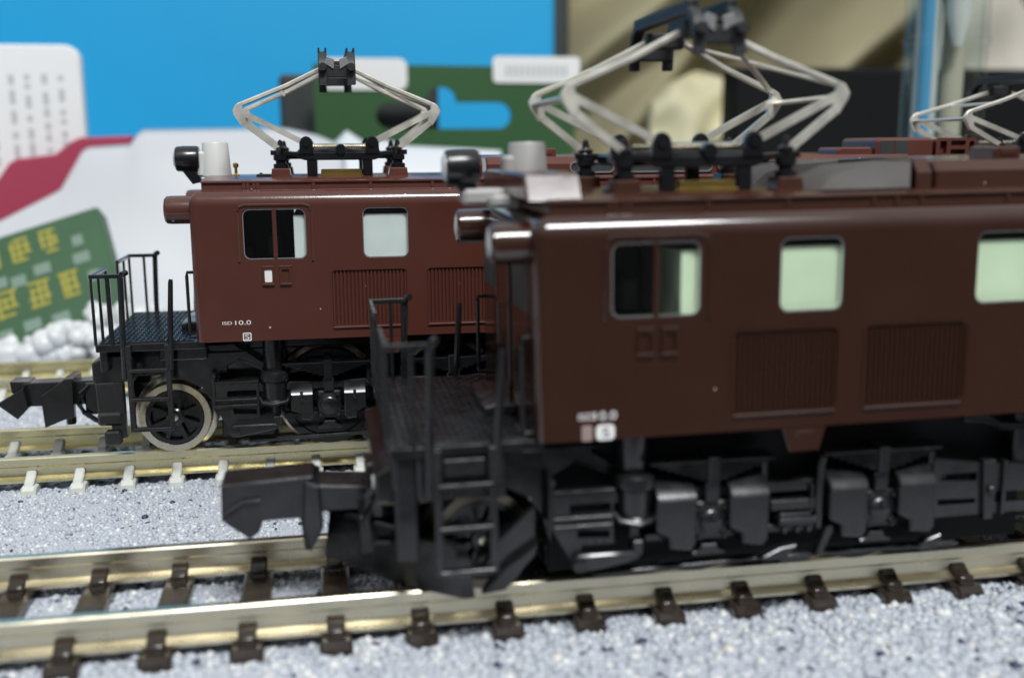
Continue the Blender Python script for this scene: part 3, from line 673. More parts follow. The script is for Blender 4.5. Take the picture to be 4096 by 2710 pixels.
def make_panto(parent, xc, dz_head, el, head_mat, arm_mat):
    """diamond pantograph; dz_head = height of shoe pivots, el = (elbow dx, elbow z)"""
    b = MB(); Zb = 24.4
    for sg in (-1, 1):
        y = sg * 4.3
        b.prism([(xc - 5.7, 25.25), (xc - 4.6, 25.2), (xc - 3.3, 25.05), (xc + 3.3, 25.05), (xc + 4.6, 25.2), (xc + 5.7, 25.25), (xc + 5.7, 24.85), (xc + 4.0, 24.75), (xc + 2.9, 24.4), (xc - 2.9, 24.4), (xc - 4.0, 24.75), (xc - 5.7, 24.85)], y - .4, y + .4, .07)
        for s2 in (-1, 1):
            e = xc + s2 * 2.75
            b.prism([(e - .6, 24.9), (e - .55, 25.9)] + [(e + .5 * math.cos(a), 25.9 + .5 * math.sin(a)) for a in (2.6, 2.1, 1.57, 1.0, .5)] + [(e + .55, 25.9), (e + .6, 24.9)], y - .55, y - .1, .07)
            b.lathe([(.28, y - .7), (.26, y - .5), (.26, y - .1)], (e, 0, 25.8), n=14)
            b.box(*sorted((xc + s2 * 1.9, xc + s2 * 2.75)), y - .3, y + .3, 23.1, 24.6, .06)
    for s2 in (-1, 1): b.box(*sorted((xc + s2 * 3.4, xc + s2 * 3.9)), -4.2, 4.2, 24.75, 25.1, .06)
    b.lathe([(.42, -4.9), (.45, -4.75), (.45, -4.2)], (xc + .1, 0, 25.3), n=16)
    b.box(xc - 4.4, xc + 4.4, -3.4, 3.4, 24.5, 25.12, .1); b.box(xc - 3.6, xc + 3.6, -1.6, 1.6, 24.9, 25.35, .2)
    po = b.build('pantograph', M['black'], parent)
    # insulators and feet
    for s2 in (-1, 1):
        for sg in (-1, 1):
            x = xc + s2 * 4.9; y = sg * 4.4
            MB().lathe([(.5, 23.7), (.62, 23.75), (.62, 24.1), (.42, 24.15), (.42, 24.35), (.6, 24.45), (.6, 24.8), (.4, 24.85), (.45, 25.2), (.5, 25.4), (.25, 25.6), (.18, 26.0), (.05, 26.12)], (x, y, 0), axis='z', n=20).build('insulator', M['black'], po)
            MB().prism([(x - .85, 22.95), (x + .85, 22.95), (x + .72, 23.75), (x - .72, 23.75)], y - .8, y + .8, .08).build('insulator_foot', M['roof'], po)
    br = MB().box(xc - 1.6, xc + 1.9, -4.4, -3.2, 23.1, 23.65, .08).box(xc - 1.7, xc + 2.0, -4.6, -3.0, 23.05, 23.2, .04); br.build('contact_strip', M['brass'], po)
    # springs
    for y, z in ((-3.6, 25.55), (-2.6, 25.6), (2.8, 25.55)):
        pr = [(.05, -2.3)]
        for k in range(23): pr += [(.13, -2.25 + k * .2), (.23, -2.2 + k * .2), (.23, -2.12 + k * .2), (.13, -2.07 + k * .2)]
        MB().lathe(pr + [(.05, 2.35)], (xc, y, z), axis='x', n=10).build('spring', M['nickel'], po)
    # arms
    ex, ez = el; tz = dz_head
    for s2 in (-1, 1):
        la = MB()
        for sg in (-1, 1):
            y = sg * 4.55
            E = (xc + s2 * ex, y, ez)
            la.bar((xc + s2 * (ex - .35), y, ez + .05), (xc + s2 * 3.2, y, 26.0), .46, .34)
            la.bar((xc + s2 * (ex - .75), y, ez - .95), (xc + s2 * 4.9, y, 25.25), .46, .34)
            la.prism([(xc + s2 * a, ez + c_) for a, c_ in ((ex - .7, .75), (ex - .2, .55), (ex + .12, .05), (ex + .02, -.3), (ex - .55, -1.2), (ex - .95, -1.0), (ex - .9, -.2), (ex - .7, .1))], y - .2, y + .2, .05)
        la.bar((xc + s2 * (ex - .1), 0, ez - .05), (xc + s2 * (ex - .5), 0, ez - .25), .16, 9.0)
        la.build('lower_arm', arm_mat, po)
        ua = MB()
        for sg in (-1, 1):
            ua.tube([(xc + s2 * (ex - .35), sg * 4.5, ez + .45), (xc + s2 * (ex * .5), sg * 3.9, ez + .45 + (tz - ez - .45) * .52), (xc + s2 * 1.25, sg * 3.3, tz)], .20, n=6)
        if s2 > 0:
            ua.tube([(xc + s2 * (ex - .8), -4.3, ez + .55), (xc + s2 * 1.6, 3.2, tz - .2)], .2, n=6, flat=.6)
            ua.tube([(xc + s2 * (ex - .8), 4.3, ez + .55), (xc + s2 * 1.6, -3.2, tz - .2)], .2, n=6, flat=.6)
        else:
            ua.tube([(xc + s2 * (ex * .55), -4.0, ez + 2.0 * (tz - ez) / 4), (xc + s2 * (ex * .55), 4.0, ez + 2.0 * (tz - ez) / 4)], .14, n=6)
        ua.build('upper_arm', arm_mat, po)
    # contact shoes
    hd = MB()
    for s2 in (-1, 1):
        x = xc + s2 * 1.15
        hd.prism([(-6.3, tz - 1.5), (-6.25, tz - .2), (-5.8, tz + .7), (-4.9, tz + 1.25), (4.9, tz + 1.25), (5.8, tz + .7), (6.25, tz - .2), (6.3, tz - 1.5), (5.95, tz - 1.5), (5.85, tz - .2), (5.4, tz + .45), (4.7, tz + .85), (-4.7, tz + .85), (-5.4, tz + .45), (-5.85, tz - .2), (-5.95, tz - 1.5)], x - .36, x + .36, .08, axis='x')
        for e in (-.28, .28): hd.box(x + e - .08, x + e + .08, -5.0, 5.0, tz + 1.2, tz + 1.55, .03)
        for sg in (-1, 1): hd.lathe([(.3, -6.75), (.36, -6.6), (.36, -6.1)] if sg < 0 else [(.3, 6.75), (.36, 6.6), (.36, 6.1)], (x, 0, tz - .1), n=14)
    for sg in (-1, 1): hd.box(xc - 1.2, xc + 1.2, sg * 3.4 - .4, sg * 3.4 + .4, tz - .35, tz + .6, .1)
    hd.box(xc - 1.3, xc + 1.3, -6.0, -5.4, tz - .9, tz + .1, .08).box(xc - 1.3, xc + 1.3, 5.4, 6.0, tz - .9, tz + .1, .08)
    sh = hd.build('contact_shoe', head_mat, po)
    for s2 in (-1, 1):
        MB().prism([(xc + s2 * .25, tz - .25), (xc + s2 * .95, tz + .2), (xc + s2 * .8, tz + .75), (xc + s2 * .2, tz + .55)], -6.12, -6.02, .02).build('bright_tab', M['steel_rim'], sh)
    return po

locoB = make_loco('electric_locomotive')                       # the one further back, in focus
locoF = copy_tree(locoB)
locoB.location = Vector((-10.6, S, 0)) * MM
locoF.location = Vector((10.85, 0, 0)) * MM
for o in list(locoF.children):
    if o.name.startswith('interior_block'): o.data = o.data.copy(); o.data.materials[0] = M['greenblock']
    if o.name.startswith('plate_holder'):
        for c in list(o.children): bpy.data.objects.remove(c)
    if o.name.startswith('window'):
        for c in o.children:
            if c.name.startswith('pane'): c.data = c.data.copy(); c.data.materials[0] = M['pane_green']
    
# chunkier gear covers on this model, and black plates added for the shade over its wheels
M['deep_shade'] = mat('shade_plate_black', (0.004, 0.004, 0.005, 1), .6, spec=.25)
M['greyhousing'] = mat('grey_lamp_housing', (0.36, 0.35, 0.34, 1), .4)
def big_box(sg):
    b = MB(); T = lambda a, c: sorted((sg * a, sg * c))
    b.prism([(-1.2, 5.75), (-1.2, 3.9), (-.45, 3.5), (-.4, 2.8), (.9, 2.65), (1.15, 3.0), (1.15, 5.75)], *T(8.75, 6.2), .12)
    b.prism([(y * sg, z) for y, z in ((8.78, 5.65), (8.62, 5.95), (7.4, 6.8), (6.5, 7.0), (6.4, 5.6))], -1.24, 1.19, .1, axis='x')
    return b.mesh('gear_box', M['dark'])
BB = {sg: big_box(sg) for sg in (-1, 1)}
def swap_boxes(o):
    for c in o.children:
        if c.name.startswith('gear_box'):
            v = [q.co.copy() for q in c.data.vertices]; xm = sum(q.x for q in v) / len(v); sg = 1 if sum(q.y for q in v) > 0 else -1
            c.data = BB[sg]; c.location.x = xm
        elif c.name.startswith('bogie'): swap_boxes(c)
swap_boxes(locoF)
for q in (1, -1):
    MB().box(1.2, 31.5, *sorted((q * 6.15, q * 5.75)), 1.0, 9.7, .05).build('inner_frame', M['deep_shade'], locoF); MB().box(L - 31.5, L - 1.2, *sorted((q * 6.15, q * 5.75)), 1.0, 9.7, .05).build('inner_frame', M['deep_shade'], locoF)  # black plates added to put the wheels in shade
for o in list(locoF.children):
    if o.name.startswith('headlight') and o.data.vertices[0].co.x < .02: o.location.x -= 1.6 * MM
    if o.name.startswith('lamp_housing'): o.data = o.data.copy(); o.data.materials[0] = M['greyhousing']
MB().box(-2.6, .6, -1.3, 1.3, 22.3, 23.3, .25).box(-1.2, .7, -2.6, 2.6, 22.2, 23.0, .25).build('headlight_bracket', M['greyhousing'], locoF)
nickel_shaded = mat('shade_darkened_nickel', (0.16, 0.14, 0.11, 1), .32, metal=1.0, rvar=.08)  # near lead wheels darkened in colour for the shade they sit in
nm = {}
for o in locoF.children:
    if o.name.startswith('lead_truck'):
        for c in o.children:
            if c.data.name not in nm: nm[c.data.name] = c.data.copy(); nm[c.data.name].materials[0] = nickel_shaded
            c.data = nm[c.data.name]
for q in (1, -1):
    MB().box(-6.4, -1.5, *sorted((q * 8.3, q * 6.0)), 6.8, 9.32, .12).box(-5.0, -2.7, *sorted((q * 8.6, q * 8.2)), 8.2, 9.2, .08).build('step_box', M['dark'], locoF)  # step box, its bulk also added to darken the space behind the ladder
    MB().box(-7.6, -6.4, *sorted((q * 8.2, q * 5.0)), 3.4, 9.3, .12).build('step_plate', M['black'], locoF)
def darken_paint(o):
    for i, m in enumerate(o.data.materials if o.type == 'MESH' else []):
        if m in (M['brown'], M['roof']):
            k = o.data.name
            if k not in darken_paint.done: q = o.data.copy(); q.materials[i] = M['brown_shaded'] if m == M['brown'] else M['roof_shaded']; darken_paint.done[k] = q
            o.data = darken_paint.done[k]; break
    for c in o.children: darken_paint(c)
darken_paint.done = {}
make_panto(locoB, 12.05, 32.0, (8.5, 28.45), M['matte'], M['pantometal'])
make_panto(locoB, L - 9.0, 30.6, (8.9, 27.9), M['matte'], M['pantometal'])
make_panto(locoF, 11.1, 32.0, (8.5, 28.45), M['matte'], M['pantometal'])
make_panto(locoF, L - 12.05, 30.6, (8.9, 27.9), M['matte'], M['pantometal'])
hm = mat('grey_hatch_metal', (0.075, 0.068, 0.064, 1), .6, spec=.3, metal=0, bump=.3, bscale=2500, rvar=.08)
for sg in (-1, 1):
    hatch = MB(); hatch.prism([(16.7, 23.0), (17.6, 23.85), (19.3, 24.35), (22.8, 24.55), (22.3, 23.0)], *sorted((sg * 6.5, sg * 2.2)), .08)
    hatch.v = [(x, y + (sg * (24.55 - z) * .55 if abs(y) > 4 else 0), z) for x, y, z in hatch.v]
    hatch.build('slanted_hatch', hm, locoF)
MB().prism([(-7.80, 22.85), (-6.95, 24.15), (-5.9, 24.3), (5.9, 24.3), (6.95, 24.15), (7.80, 22.85)], -.1, 3.0, .12, axis='x').build('highlight_wedge', M['roof'], locoF)  # wedge added, its slope set to catch the lamp as a highlight
darken_paint(locoF)

# couplers
def coupler_back():
    c = MB(); c.prism([(-17.8, 3.9), (-15.5, 5.25), (-15.3, 3.4), (-16.2, 2.5)], -1.7, -.5, .06)
    c.prism([(-16.9, 5.6), (-15.3, 5.55), (-15.3, 4.2), (-16.8, 4.6)], -.6, 1.6, .06)
    c.box(-15.8, -8.6, -.9, .9, 3.4, 5.5, .08)
    c.prism([(-14.1, 4.5), (-12.0, 5.95), (-11.4, 5.95), (-11.5, 2.5), (-12.3, 2.35), (-13.95, 1.7)], -2.0, -1.2, .06)
    c.prism([(-14.1, 4.5), (-12.0, 5.95), (-11.4, 5.95), (-11.5, 3.5), (-13.9, 3.5)], -1.3, 1.5, .05)
    c.lathe([(.35, 1.7), (.42, 1.85), (.42, 5.2)], (-12.0, -.9, 0), axis='z', n=16)
    c.box(-10.6, -8.2, -1.6, 1.6, 2.6, 5.4, .12)
    return c.build('coupler', M['black'], locoB)
coupler_back()
MB().tube([(-10.2, -1.6, 5.2), (-10.9, -1.9, 4.6), (-11.0, -2, 3.7), (-10.6, -2, 2.9), (-9.7, -2, 2.2), (-9.0, -2, 1.95)], .22).build('brake_hose', M['black'], locoB)
MB().prism([(-8.4, 6.6), (-6.2, 6.6), (-6.2, 1.9), (-7.3, 1.7), (-7.4, 3.3), (-8.3, 3.3)], -7.4, -6.7, .08).box(-7.9, -6.6, -7.9, -6.9, 1.4, 2.6, .15).box(-8.4, -6.4, -7.6, -6.5, 3.0, 4.1, .2).build('guard_iron', M['dark'], locoB)
MB().prism([(-8.4, 6.6), (-6.2, 6.6), (-6.2, 1.9), (-7.3, 1.7), (-7.4, 3.3), (-8.3, 3.3)], 6.7, 7.4, .08).build('guard_iron', M['dark'], locoB)
# front locomotive: block coupler and wedge plough
c = MB(); c.prism([(-17.4, 6.4), (-12.1, 6.6), (-11.7, 6.0), (-8.4, 5.7), (-8.4, 4.2), (-10.9, 4.3), (-11.8, 4.3), (-12.5, 1.9), (-12.75, 1.95), (-12.95, 4.0), (-15.1, 4.0), (-15.4, 3.3), (-15.95, 2.9), (-17.5, 4.2)], -1.5, 1.5, .12)
c.prism([(-12.6, 6.5), (-11.7, 6.1), (-11.6, 3.5), (-12.4, 2.0), (-12.8, 3.9)], -2.1, 2.1, .12); c.tube([(-17.3, -1.55, 4.6), (-16.2, -1.6, 5.3), (-15.2, -1.6, 5.3)], .2)
c.build('coupler', M['dark'], locoF)
pl = MB()
for sg in (-1, 1):
    pts = [(-11.2, 0, 3.9), (-4.4, sg * 7.6, 3.9), (-4.0, sg * 7.6, .75), (-7.4, sg * 4.1, .45), (-11.6, 0, 1.0)]
    back = [(x + .7, y, z) for x, y, z in pts]
    pl.add(pts + back, [(0, 1, 2, 3, 4), (9, 8, 7, 6, 5)] + [(i, (i + 1) % 5, 5 + (i + 1) % 5, 5 + i) for i in range(5)])
    pl.tube([(-11.15, 0, 3.9), (-4.35, sg * 7.6, 3.9)], .22)
    pl.prism([(-2.4, 1.3), (.3, 3.6), (.3, 5.8), (-1.9, 3.8), (-2.8, 2.2)], *sorted((sg * 7.2, sg * 6.6)), .08)
    pl.prism([(-2.9, 1.0), (-1.6, 1.15), (.1, 3.0), (.3, 3.7), (-1.0, 2.9), (-2.6, 1.5)], *sorted((sg * 7.9, sg * 7.1)), .1)
pl.box(-9.5, -4.6, -3, 3, 2.0, 4.4, .1)
pl.build('snow_plough', M['dark'], locoF)
MB().box(-9.0, -8.0, -3.0, -.8, 2.9, 7.6, .12).build('buffer_block', M['dark'], locoF)
MB().tube([(-8.3, -4.2, 6.6), (-8.9, -4.4, 6.0), (-9.1, -4.4, 4.6), (-8.7, -4.4, 3.4), (-7.9, -4.2, 3.2)], .34).build('brake_hose', M['dark'], locoF)
MB().lathe([(.4, -.5), (.45, -.3), (.45, .6)], (-8.2, -4.3, 6.9), axis='x', n=14).build('hose_cock', M['lens'], locoF)

# lettering on the sides
def text(s, x, z, h, parent, y=-HW - .012, name='lettering', width=None):
    cu = bpy.data.curves.new('txt', 'FONT'); cu.body = s; cu.size = 1.0; cu.extrude = 0.004; cu.resolution_u = 4
    to = bpy.data.objects.new('txt', cu); col.objects.link(to)
    dg = bpy.context.evaluated_depsgraph_get(); me = bpy.data.meshes.new_from_object(to.evaluated_get(dg)); bpy.data.objects.remove(to)
    co = np.zeros(len(me.vertices) * 3); me.vertices.foreach_get('co', co); co = co.reshape(-1, 3)
    co[:, 0] -= co[:, 0].min(); co[:, 1] -= co[:, 1].min()
    sc = h / co[:, 1].max(); sx = sc if width is None else width / co[:, 0].max()
    out = np.stack([x + co[:, 0] * sx, y - co[:, 2] * .6, z + co[:, 1] * sc], 1) * MM
    me.vertices.foreach_set('co', out.ravel()); me.materials.clear(); me.materials.append(M['print']); me.update()
    o = bpy.data.objects.new(name, me); col.objects.link(o); o.parent = parent; return o
for lo in (locoB, locoF):
    k = 0 if lo is locoB else .12
    text('ISD', 2.15 + k, 11.40 - 2 * k, .26 + k, lo, width=.75 + k)
    text('10.0', 3.15, 11.36 - 2 * k, .36 + k, lo, width=1.25)
b = MB(); ringframe(b, rrect(3.78, 4.30, 10.1, 10.62, .05, 2), rrect(3.70, 4.38, 10.02, 10.70, .1, 2), -HW - .03, -HW + .02)
b.build('letter_box', M['print'], locoB); text('S', 3.86, 10.15, .42, locoB, name='letter', width=.36)
b = MB(); b.prism(rrect(3.25, 4.3, 9.98, 10.85, .25), -HW - .03, -HW + .02, .02); b.build('letter_box', M['print'], locoF)
t = text('S', 3.6, 10.15, .55, locoF, y=-HW - .036, name='letter', width=.4); t.data.materials[0] = M['brown_shaded']
MB().prism(rrect(2.45, 3.05, 9.98, 10.85, .1, 2), -HW - .03, -HW + .02, .02).build('letter_box', mat('pale_print', (0.30, .22, .20, 1), .5), locoF)
tag(locoB, 'brown toy electric locomotive on pale-tied track with arrow-shaped coupler and grey windows', 'toy locomotive')
tag(locoF, 'brown toy electric locomotive in shade-darkened paint with green-tinted windows and wedge plough on dark-tied track', 'toy locomotive')

TH = -0.0088
locoF.location = Vector((10.85, 0, -.36)) * MM; locoF.rotation_euler.y = TH
_root = Matrix.Translation(locoF.location) @ Matrix.Rotation(TH, 4, 'Y')
for o in locoF.children:
    if o.name.startswith(('bogie', 'lead_truck', 'inner_frame')):
        o.matrix_parent_inverse = Matrix.Identity(4)
        o.matrix_basis = _root.inverted() @ Matrix.Translation(Vector((10.85, 0, 0)) * MM)

# ------------------------------------------------------------------ background goods
def pane_box(name, x0, x1, y0, y1, z0, z1, m, c=.6): return MB().box(x0, x1, y0, y1, z0, z1, c).build(name, m)
TZ = -13.9
tag(pane_box('carton', -150, 65, 230, 330, TZ, 150, mat('blue_card', (0.010, 0.37, 0.72, 1), .45, var=.05, vscale=12), 1.0), 'large plain bright blue carton standing behind everything', 'box')
# white info card with grey print columns
wc = MB().prism(rrect(-85, -43.0, TZ, 44.4, 2.6), 144, 147, .3).build('upright_card', mat('white_card', (.86, .87, .87, 1), .5, var=.04, vscale=60))
gp = mat('grey_print', (.50, .52, .53, 1), .6)
for x in (-70, -66, -62, -58.5, -55, -52.3, -49.3, -46.5):
    z = 40 - random.random() * 2
    while z > 22:
        h = random.uniform(.8, 2.6); MB().box(x - .45, x + .45, 143.93, 144.02, z - h, z, .01).build('printed_mark', gp, wc); z -= h + random.uniform(.4, 1.5)
tag(wc, 'white card with rounded corner and columns of grey print, in front of blue carton', 'card')
rd = MB().prism([(-85, 8), (-57.1, 20.6), (-55.0, 23.4), (-53.7, 24.1), (-47.1, 24.9), (-44.4, 27.0), (-42.7, 27.8), (-33.7, 28.1), (-32.0, TZ), (-85, TZ)], 138, 140, .3).build('red_folder', mat('red_card', srgb(170, 62, 88), .5, var=.05, vscale=30))
tag(rd, 'dull red folder between white card and white plastic bag', 'folder')
# crumpled white bag with an uneven top edge
def bag(name, outline_top, y0, depth, m, zb=TZ, nx=90, nz=50, amp=1.2, seed=3, sc=.09, lean=0):
    r = random.Random(seed); ph = [(r.uniform(.5, 1.6) * sc, r.uniform(-1, 1) * sc * 1.5, r.uniform(0, 6)) for _ in range(7)]
    xs_ = np.linspace(outline_top[0][0], outline_top[-1][0], nx); top = np.interp(xs_, [p[0] for p in outline_top], [p[1] for p in outline_top])
    f = MB(); grid = {}
    vsl = []; 
    for side in (0, 1):
        for j in range(nz):
            t = j / (nz - 1)
            for i in range(nx):
                z = zb + (top[i] - zb) * t; x = xs_[i]
                d = sum(math.sin(a * x + b * z + c) for a, b, c in ph) / 7 * amp * 2.2
                e = math.sqrt(max(0, 1 - (abs(2 * t - 1)) ** 6)) * math.sqrt(max(0, 1 - abs(2 * i / (nx - 1) - 1) ** 10))
                y = y0 + (depth / 2) * (1 - e) + d * e if side == 0 else y0 + depth - (depth / 2) * (1 - e)
                vsl.append((x, y + lean * (z - zb) / 40, z))
    fs = []
    for side in (0, 1):
        o = side * nx * nz
        for j in range(nz - 1):
            for i in range(nx - 1): fs.append((o + j * nx + i, o + j * nx + i + 1, o + (j + 1) * nx + i + 1, o + (j + 1) * nx + i))
    f.add(vsl, fs)
    ob = f.build(name, m, smooth=60)
    bm = bmesh.new(); bm.from_mesh(ob.data); bmesh.ops.remove_doubles(bm, verts=bm.verts, dist=1e-6); bmesh.ops.recalc_face_normals(bm, faces=bm.faces); bm.to_mesh(ob.data); bm.free()
    return ob
M['bag'] = mat('white_bag', (.54, .56, .585, 1), .35, var=.03, vscale=20)
tag(bag('plastic_bag', [(-85, 0), (-53.1, 14.1), (-44.1, 18.9), (-40.7, 26.0), (-32.5, 26.6), (-31.8, 29.1), (-6.4, 29.3), (-.7, 28.0), (4, 26)], 104, 3, M['bag'], amp=2.4, lean=26), 'crumpled white plastic bag in front of the dull red folder', 'bag')
tag(bag('paper_packet', [(-1.5, 26.4), (1, 25.5), (4.6, 29.0), (8, 26.7), (11.6, 27.2), (15.7, 26.1), (33.5, 25.1)], 112, 3, mat('pale_packet', (.62, .66, .69, 1), .45), amp=.8, seed=8, lean=22), 'low pale grey paper packet in front of the green hang card', 'packet')
# green hang card with euro slot
gc = MB(); slot = []
ctr = 23.9
for p in rrect(10.8, 38.2, 29.4, 34.6, 2.6, 6): slot.append(p)
top_i = [p for p in slot if p[1] > 34.5]
slot2 = []
for p in slot: slot2.append(p)
# hump inserted along the top edge (polygon runs right corner -> left corner along the top)
k = max(i for i, p in enumerate(slot2[:7]))
hump = [(ctr + 3.2, 34.6), (ctr + 2.7, 36.4), (ctr + 1.5, 37.4), (ctr, 37.6), (ctr - 1.5, 37.4), (ctr - 2.7, 36.4), (ctr - 3.2, 34.6)]
slot2 = slot2[:7] + hump + slot2[7:]
M['green'] = mat('green_card', srgb(44, 84, 44), .5, var=.08, vscale=40)
holed(gc, [(-1.2, TZ), (51.4, TZ), (51.4, 41.6), (-1.2, 41.9)], [slot2], 150, 151.2)
gco = gc.build('hang_card', M['green'])
MB().prism(rrect(0.3, 17.2, 36.9, 43.0, 1.6), 149.6, 149.95, .05).build('white_sticker', M['print'], gco)
st = MB().prism(rrect(34.4, 52.4, 38.4, 43.6, .9), 149.6, 149.95, .05).build('white_sticker', M['print'], gco)
for i in range(11): MB().box(37 + i * 1.2, 37.7 + i * 1.2, 149.5, 149.6, 39.7, 41.9, .02).build('printed_mark', gp, gco)
tag(gco, 'green hang card with hat-shaped slot and white stickers behind raised pantograph', 'card')
tag(pane_box('black_case', -8.2, 24.5, 160, 175, TZ, 40.6, M['darkblock'], .8), 'black case behind the green hang card, seen through its slot', 'case')
# tilted green carton with yellow lettering
cx, cz = -46.0, 4.6
ga = MB().box(-18, 14.5, -2, 2, -10.5, 8.8, .4).build('lettered_carton', mat('dull_green_card', srgb(56, 92, 62), .5, var=.2, vscale=120))
ga.location = Vector((cx, 106, cz)) * MM; ga.rotation_euler = (math.radians(-30), math.radians(-17), 0)
ym = mat('yellow_print', srgb(158, 152, 62), .5); wm_ = mat('pale_print_marks', srgb(120, 142, 128), .5)
rg = random.Random(3)
for (z, xs_, hgt) in ((3.4, (-9.0, -4.6, 0.0, 4.6), 4.2), (-4.8, (-3.6, 1.4, 6.0), 4.6)):
    for x in xs_:
        g = MB(); w_ = 3.5
        for q in range(4): zq = z + q * hgt / 3.6; dx = rg.uniform(0, .9); g.box(x + dx, x + w_ - rg.uniform(0, .9), -2.12, -1.98, zq, zq + .5, .02)
        for q in range(3): xq = x + .3 + q * 1.1 + rg.uniform(-.2, .2); g.box(xq, xq + .5, -2.13, -1.98, z + rg.uniform(-.3, 1.4), z + hgt - rg.uniform(-.2, 1.4), .02)
        g.build('yellow_glyph', ym, ga)
for x, z in ((-7, .6), (-3.6, 1.0), (-.6, .4), (3, 1.2), (-4, -7.6), (-.2, -7.2), (4.0, -7.6), (9.5, 4.0), (10.6, -2.5), (9, 1)):
    MB().box(x, x + rg.uniform(1.6, 3), -2.12, -1.98, z - .9, z + .9, .02).build('pale_mark', wm_, ga)
tag(ga, 'tilted green carton with yellow characters above the white foam beads', 'box')
# foam beads heaped beyond the third track
M['bead'] = mat('foam_bead', (.66, .68, .68, 1), .28, var=.04, vscale=80, sss=0)
def bead_mesh(k):
    b = MB().ico((0, 0, 0), 1, 3); rr = np.random.default_rng(k); v = np.array(b.v); d = rr.normal(size=(5, 3))
    for q in d: v = v * (1 + .09 * np.sin(v @ q * 2.0 + q[0] * 3)[:, None])
    b.v = [tuple(p * 1.0) for p in v]; return b.mesh('foam_bead', M['bead'], 60)
bms = [bead_mesh(k) for k in range(3)]
i = 0
bead_pos = []
rb_ = random.Random(5)
for x in np.arange(-56, -24, 2.25):
    h = np.interp(x, [-50, -43, -36, -30, -25], [-1.5, -1.2, 1.6, 3.4, 2.0])
    for row, yy in ((0, 85.0), (1, 89.5), (2, 93.5)):
        zmax = h * (.25 + .5 * row)
        z = -1.9
        while z < zmax + .1:
            bead_pos.append((x + rb_.uniform(-.6, .6), yy + rb_.uniform(-.6, .6), z, rb_.uniform(1.2, 1.75))); z += 2.1
for x, y, z, r in bead_pos:
    o = bpy.data.objects.new('foam_bead', bms[i % 3]); col.objects.link(o); o.location = Vector((x, y, z)) * MM
    o.scale = (r * rb_.uniform(.9, 1.25), r, r * rb_.uniform(.8, 1)); o.rotation_euler = (rb_.uniform(0, 6), rb_.uniform(0, 6), rb_.uniform(0, 6)); i += 1
    tag(o, 'small white foam bead in the heap below the tilted green carton', 'foam bead', 'heaped white foam beads')
MB().box(-75, 0, 84.1, 99, TZ, -3.2, .5).build('bead_ledge', M['ballast'])['kind'] = 'structure'
# folded cloth far behind
def cloth(name, x0, x1, y0, z0, z1, m, seed, amp, nx=220, nz=120, slope=1.1):
    r = random.Random(seed); comp = [(r.uniform(.06, .16), r.uniform(-.5, -1.2) * slope, r.uniform(0, 6), r.uniform(.4, 1)) for _ in range(6)]
    f = MB(); vs_ = []
    for j in range(nz):
        for i in range(nx):
            x = x0 + (x1 - x0) * i / (nx - 1); z = z0 + (z1 - z0) * j / (nz - 1)
            d = 0
            for k, s_, p, a in comp:
                wv = math.sin(k * (x + s_ * z) + p + .6 * math.sin(k * .7 * (x * .4 - z) + p * 2)); d += a * (.5 + .5 * wv) ** 1.6 
            vs_.append((x, y0 - d * amp, z))
    f.add(vs_, [(j * nx + i, j * nx + i + 1, (j + 1) * nx + i + 1, (j + 1) * nx + i) for j in range(nz - 1) for i in range(nx - 1)])
    # thickness: back sheet
    f.add([(x0, y0 + 8, z0), (x1, y0 + 8, z0), (x1, y0 + 8, z1), (x0, y0 + 8, z1)], [(0, 1, 2, 3)])
    return f.build(name, m, smooth=70)
tag(cloth('folded_cloth', 74, 350, 335, TZ, 170, mat('khaki_cloth', (.38, .34, .21, 1), .8, bump=.3, bscale=600, var=.45, vscale=14), 4, 26), 'khaki cloth hanging in diagonal folds to the right of the blue carton', 'cloth')
pb = MB(); 
tag(bag('crumpled_paper', [(92, 6), (97.6, 25.3), (98.9, 39.4), (105.3, 44.9), (115.1, 48.9), (123.6, 46.7), (132.0, 49.2), (138.3, 41.5), (143, 20)], 226, 10, mat('cream_paper', (.70, .65, .42, 1), .6, var=.25, vscale=70), amp=7, seed=12, sc=.2, lean=14), 'crumpled cream paper below the khaki cloth, seen through a pantograph', 'paper')
tag(pane_box('black_carton', 112, 240, 214, 224, TZ, 47, mat('black_card', (.004, .0048, .005, 1), .6, spec=.2, var=.3, vscale=20), 1.0), 'low matte black carton standing in front of khaki cloth', 'box')
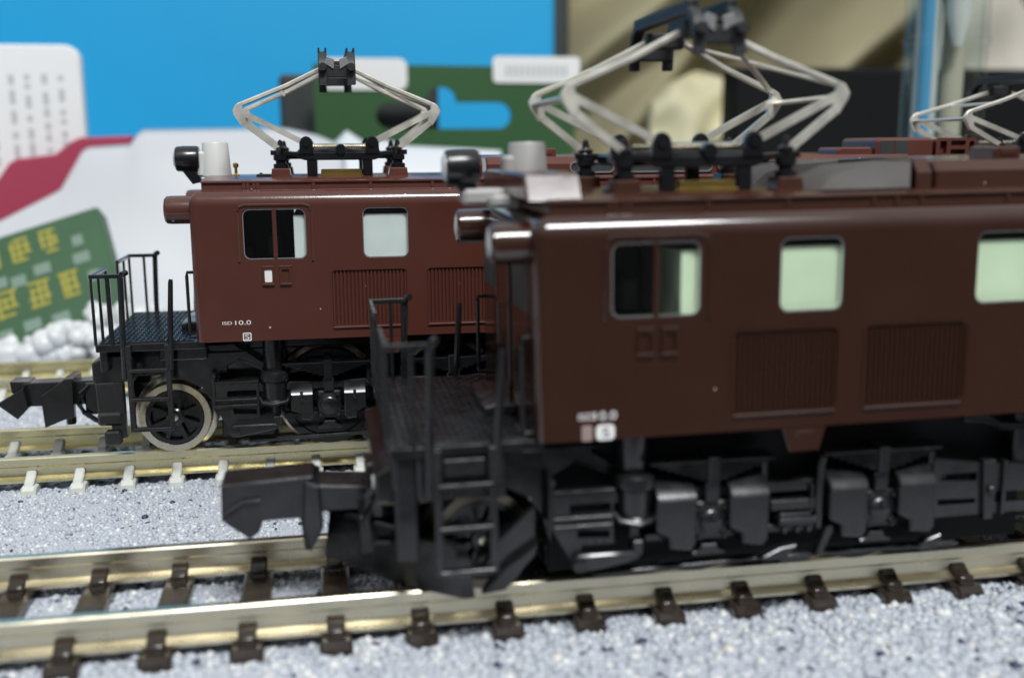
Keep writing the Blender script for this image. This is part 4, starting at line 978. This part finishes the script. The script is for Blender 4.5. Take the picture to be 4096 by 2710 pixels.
tag(pane_box('tall_black_carton', 50, 74, 250, 320, TZ, 150, M['darkblock'], 1.0), 'tall black carton whose edge shows between blue carton and khaki cloth', 'box')  # added dark panel stands in for the shadow beside the blue carton
tag(bag('pale_wrapping', [(196, 30), (202, 62), (212, 80), (225, 84), (240, 70)], 262, 14, mat('pale_wrap', (.62, .58, .50, 1), .55, var=.1, vscale=30), amp=4, seed=21, sc=.12), 'pale beige wrapping paper bunched behind the black carton', 'paper')
# clear tube
def glass_solid(name, tint):
    m = bpy.data.materials.new(name); m.use_nodes = True; p = m.node_tree.nodes['Principled BSDF']
    p.inputs['Base Color'].default_value = tint; p.inputs['Roughness'].default_value = .04; p.inputs['IOR'].default_value = 1.47; p.inputs['Transmission Weight'].default_value = 1.0
    return m
tx, ty = 88.5, 78.0
tube = MB().lathe([(5.7, TZ), (5.7, 39.4), (5.95, 39.6), (5.95, 40.4), (5.7, 40.6), (5.7, 75), (4.9, 75), (4.9, TZ + 1), (.02, TZ + 1)], (tx, ty, 0), axis='z', n=64).build('clear_tube', M['pane'])
tag(tube, 'clear plastic tube with a ring, pale rods and a blue stand-in for refraction inside, behind the lowered pantograph', 'tube')
MB().lathe([(.9, TZ + 1.2), (.9, 74)], (tx - 3.7, ty - 1.2, 0), axis='z', n=20).build('blue_refraction_rod', mat('blue_refraction_rod', srgb(90, 160, 205), .3), tube)  # blue rod added to imitate the blue carton refracted in the tube
MB().lathe([(1.7, TZ + 1.2), (1.7, 74)], (tx - 1.5, ty + 2.2, 0), axis='z', n=20).build('grey_rod', mat('grey_rod', (.55, .56, .56, 1), .35), tube)
MB().lathe([(.05, 38.8), (.6, 39.2), (1.7, 43.5), (1.7, 74)], (tx + .9, ty - 1.5, 0), axis='z', n=24).build('pale_rod', mat('pale_rod', (.72, .70, .66, 1), .3), tube)
MB().lathe([(1.6, TZ + 1.2), (1.6, 74)], (tx + 2.6, ty + 2.0, 0), axis='z', n=20).build('beige_rod', mat('beige_rod', (.50, .45, .35, 1), .4), tube)
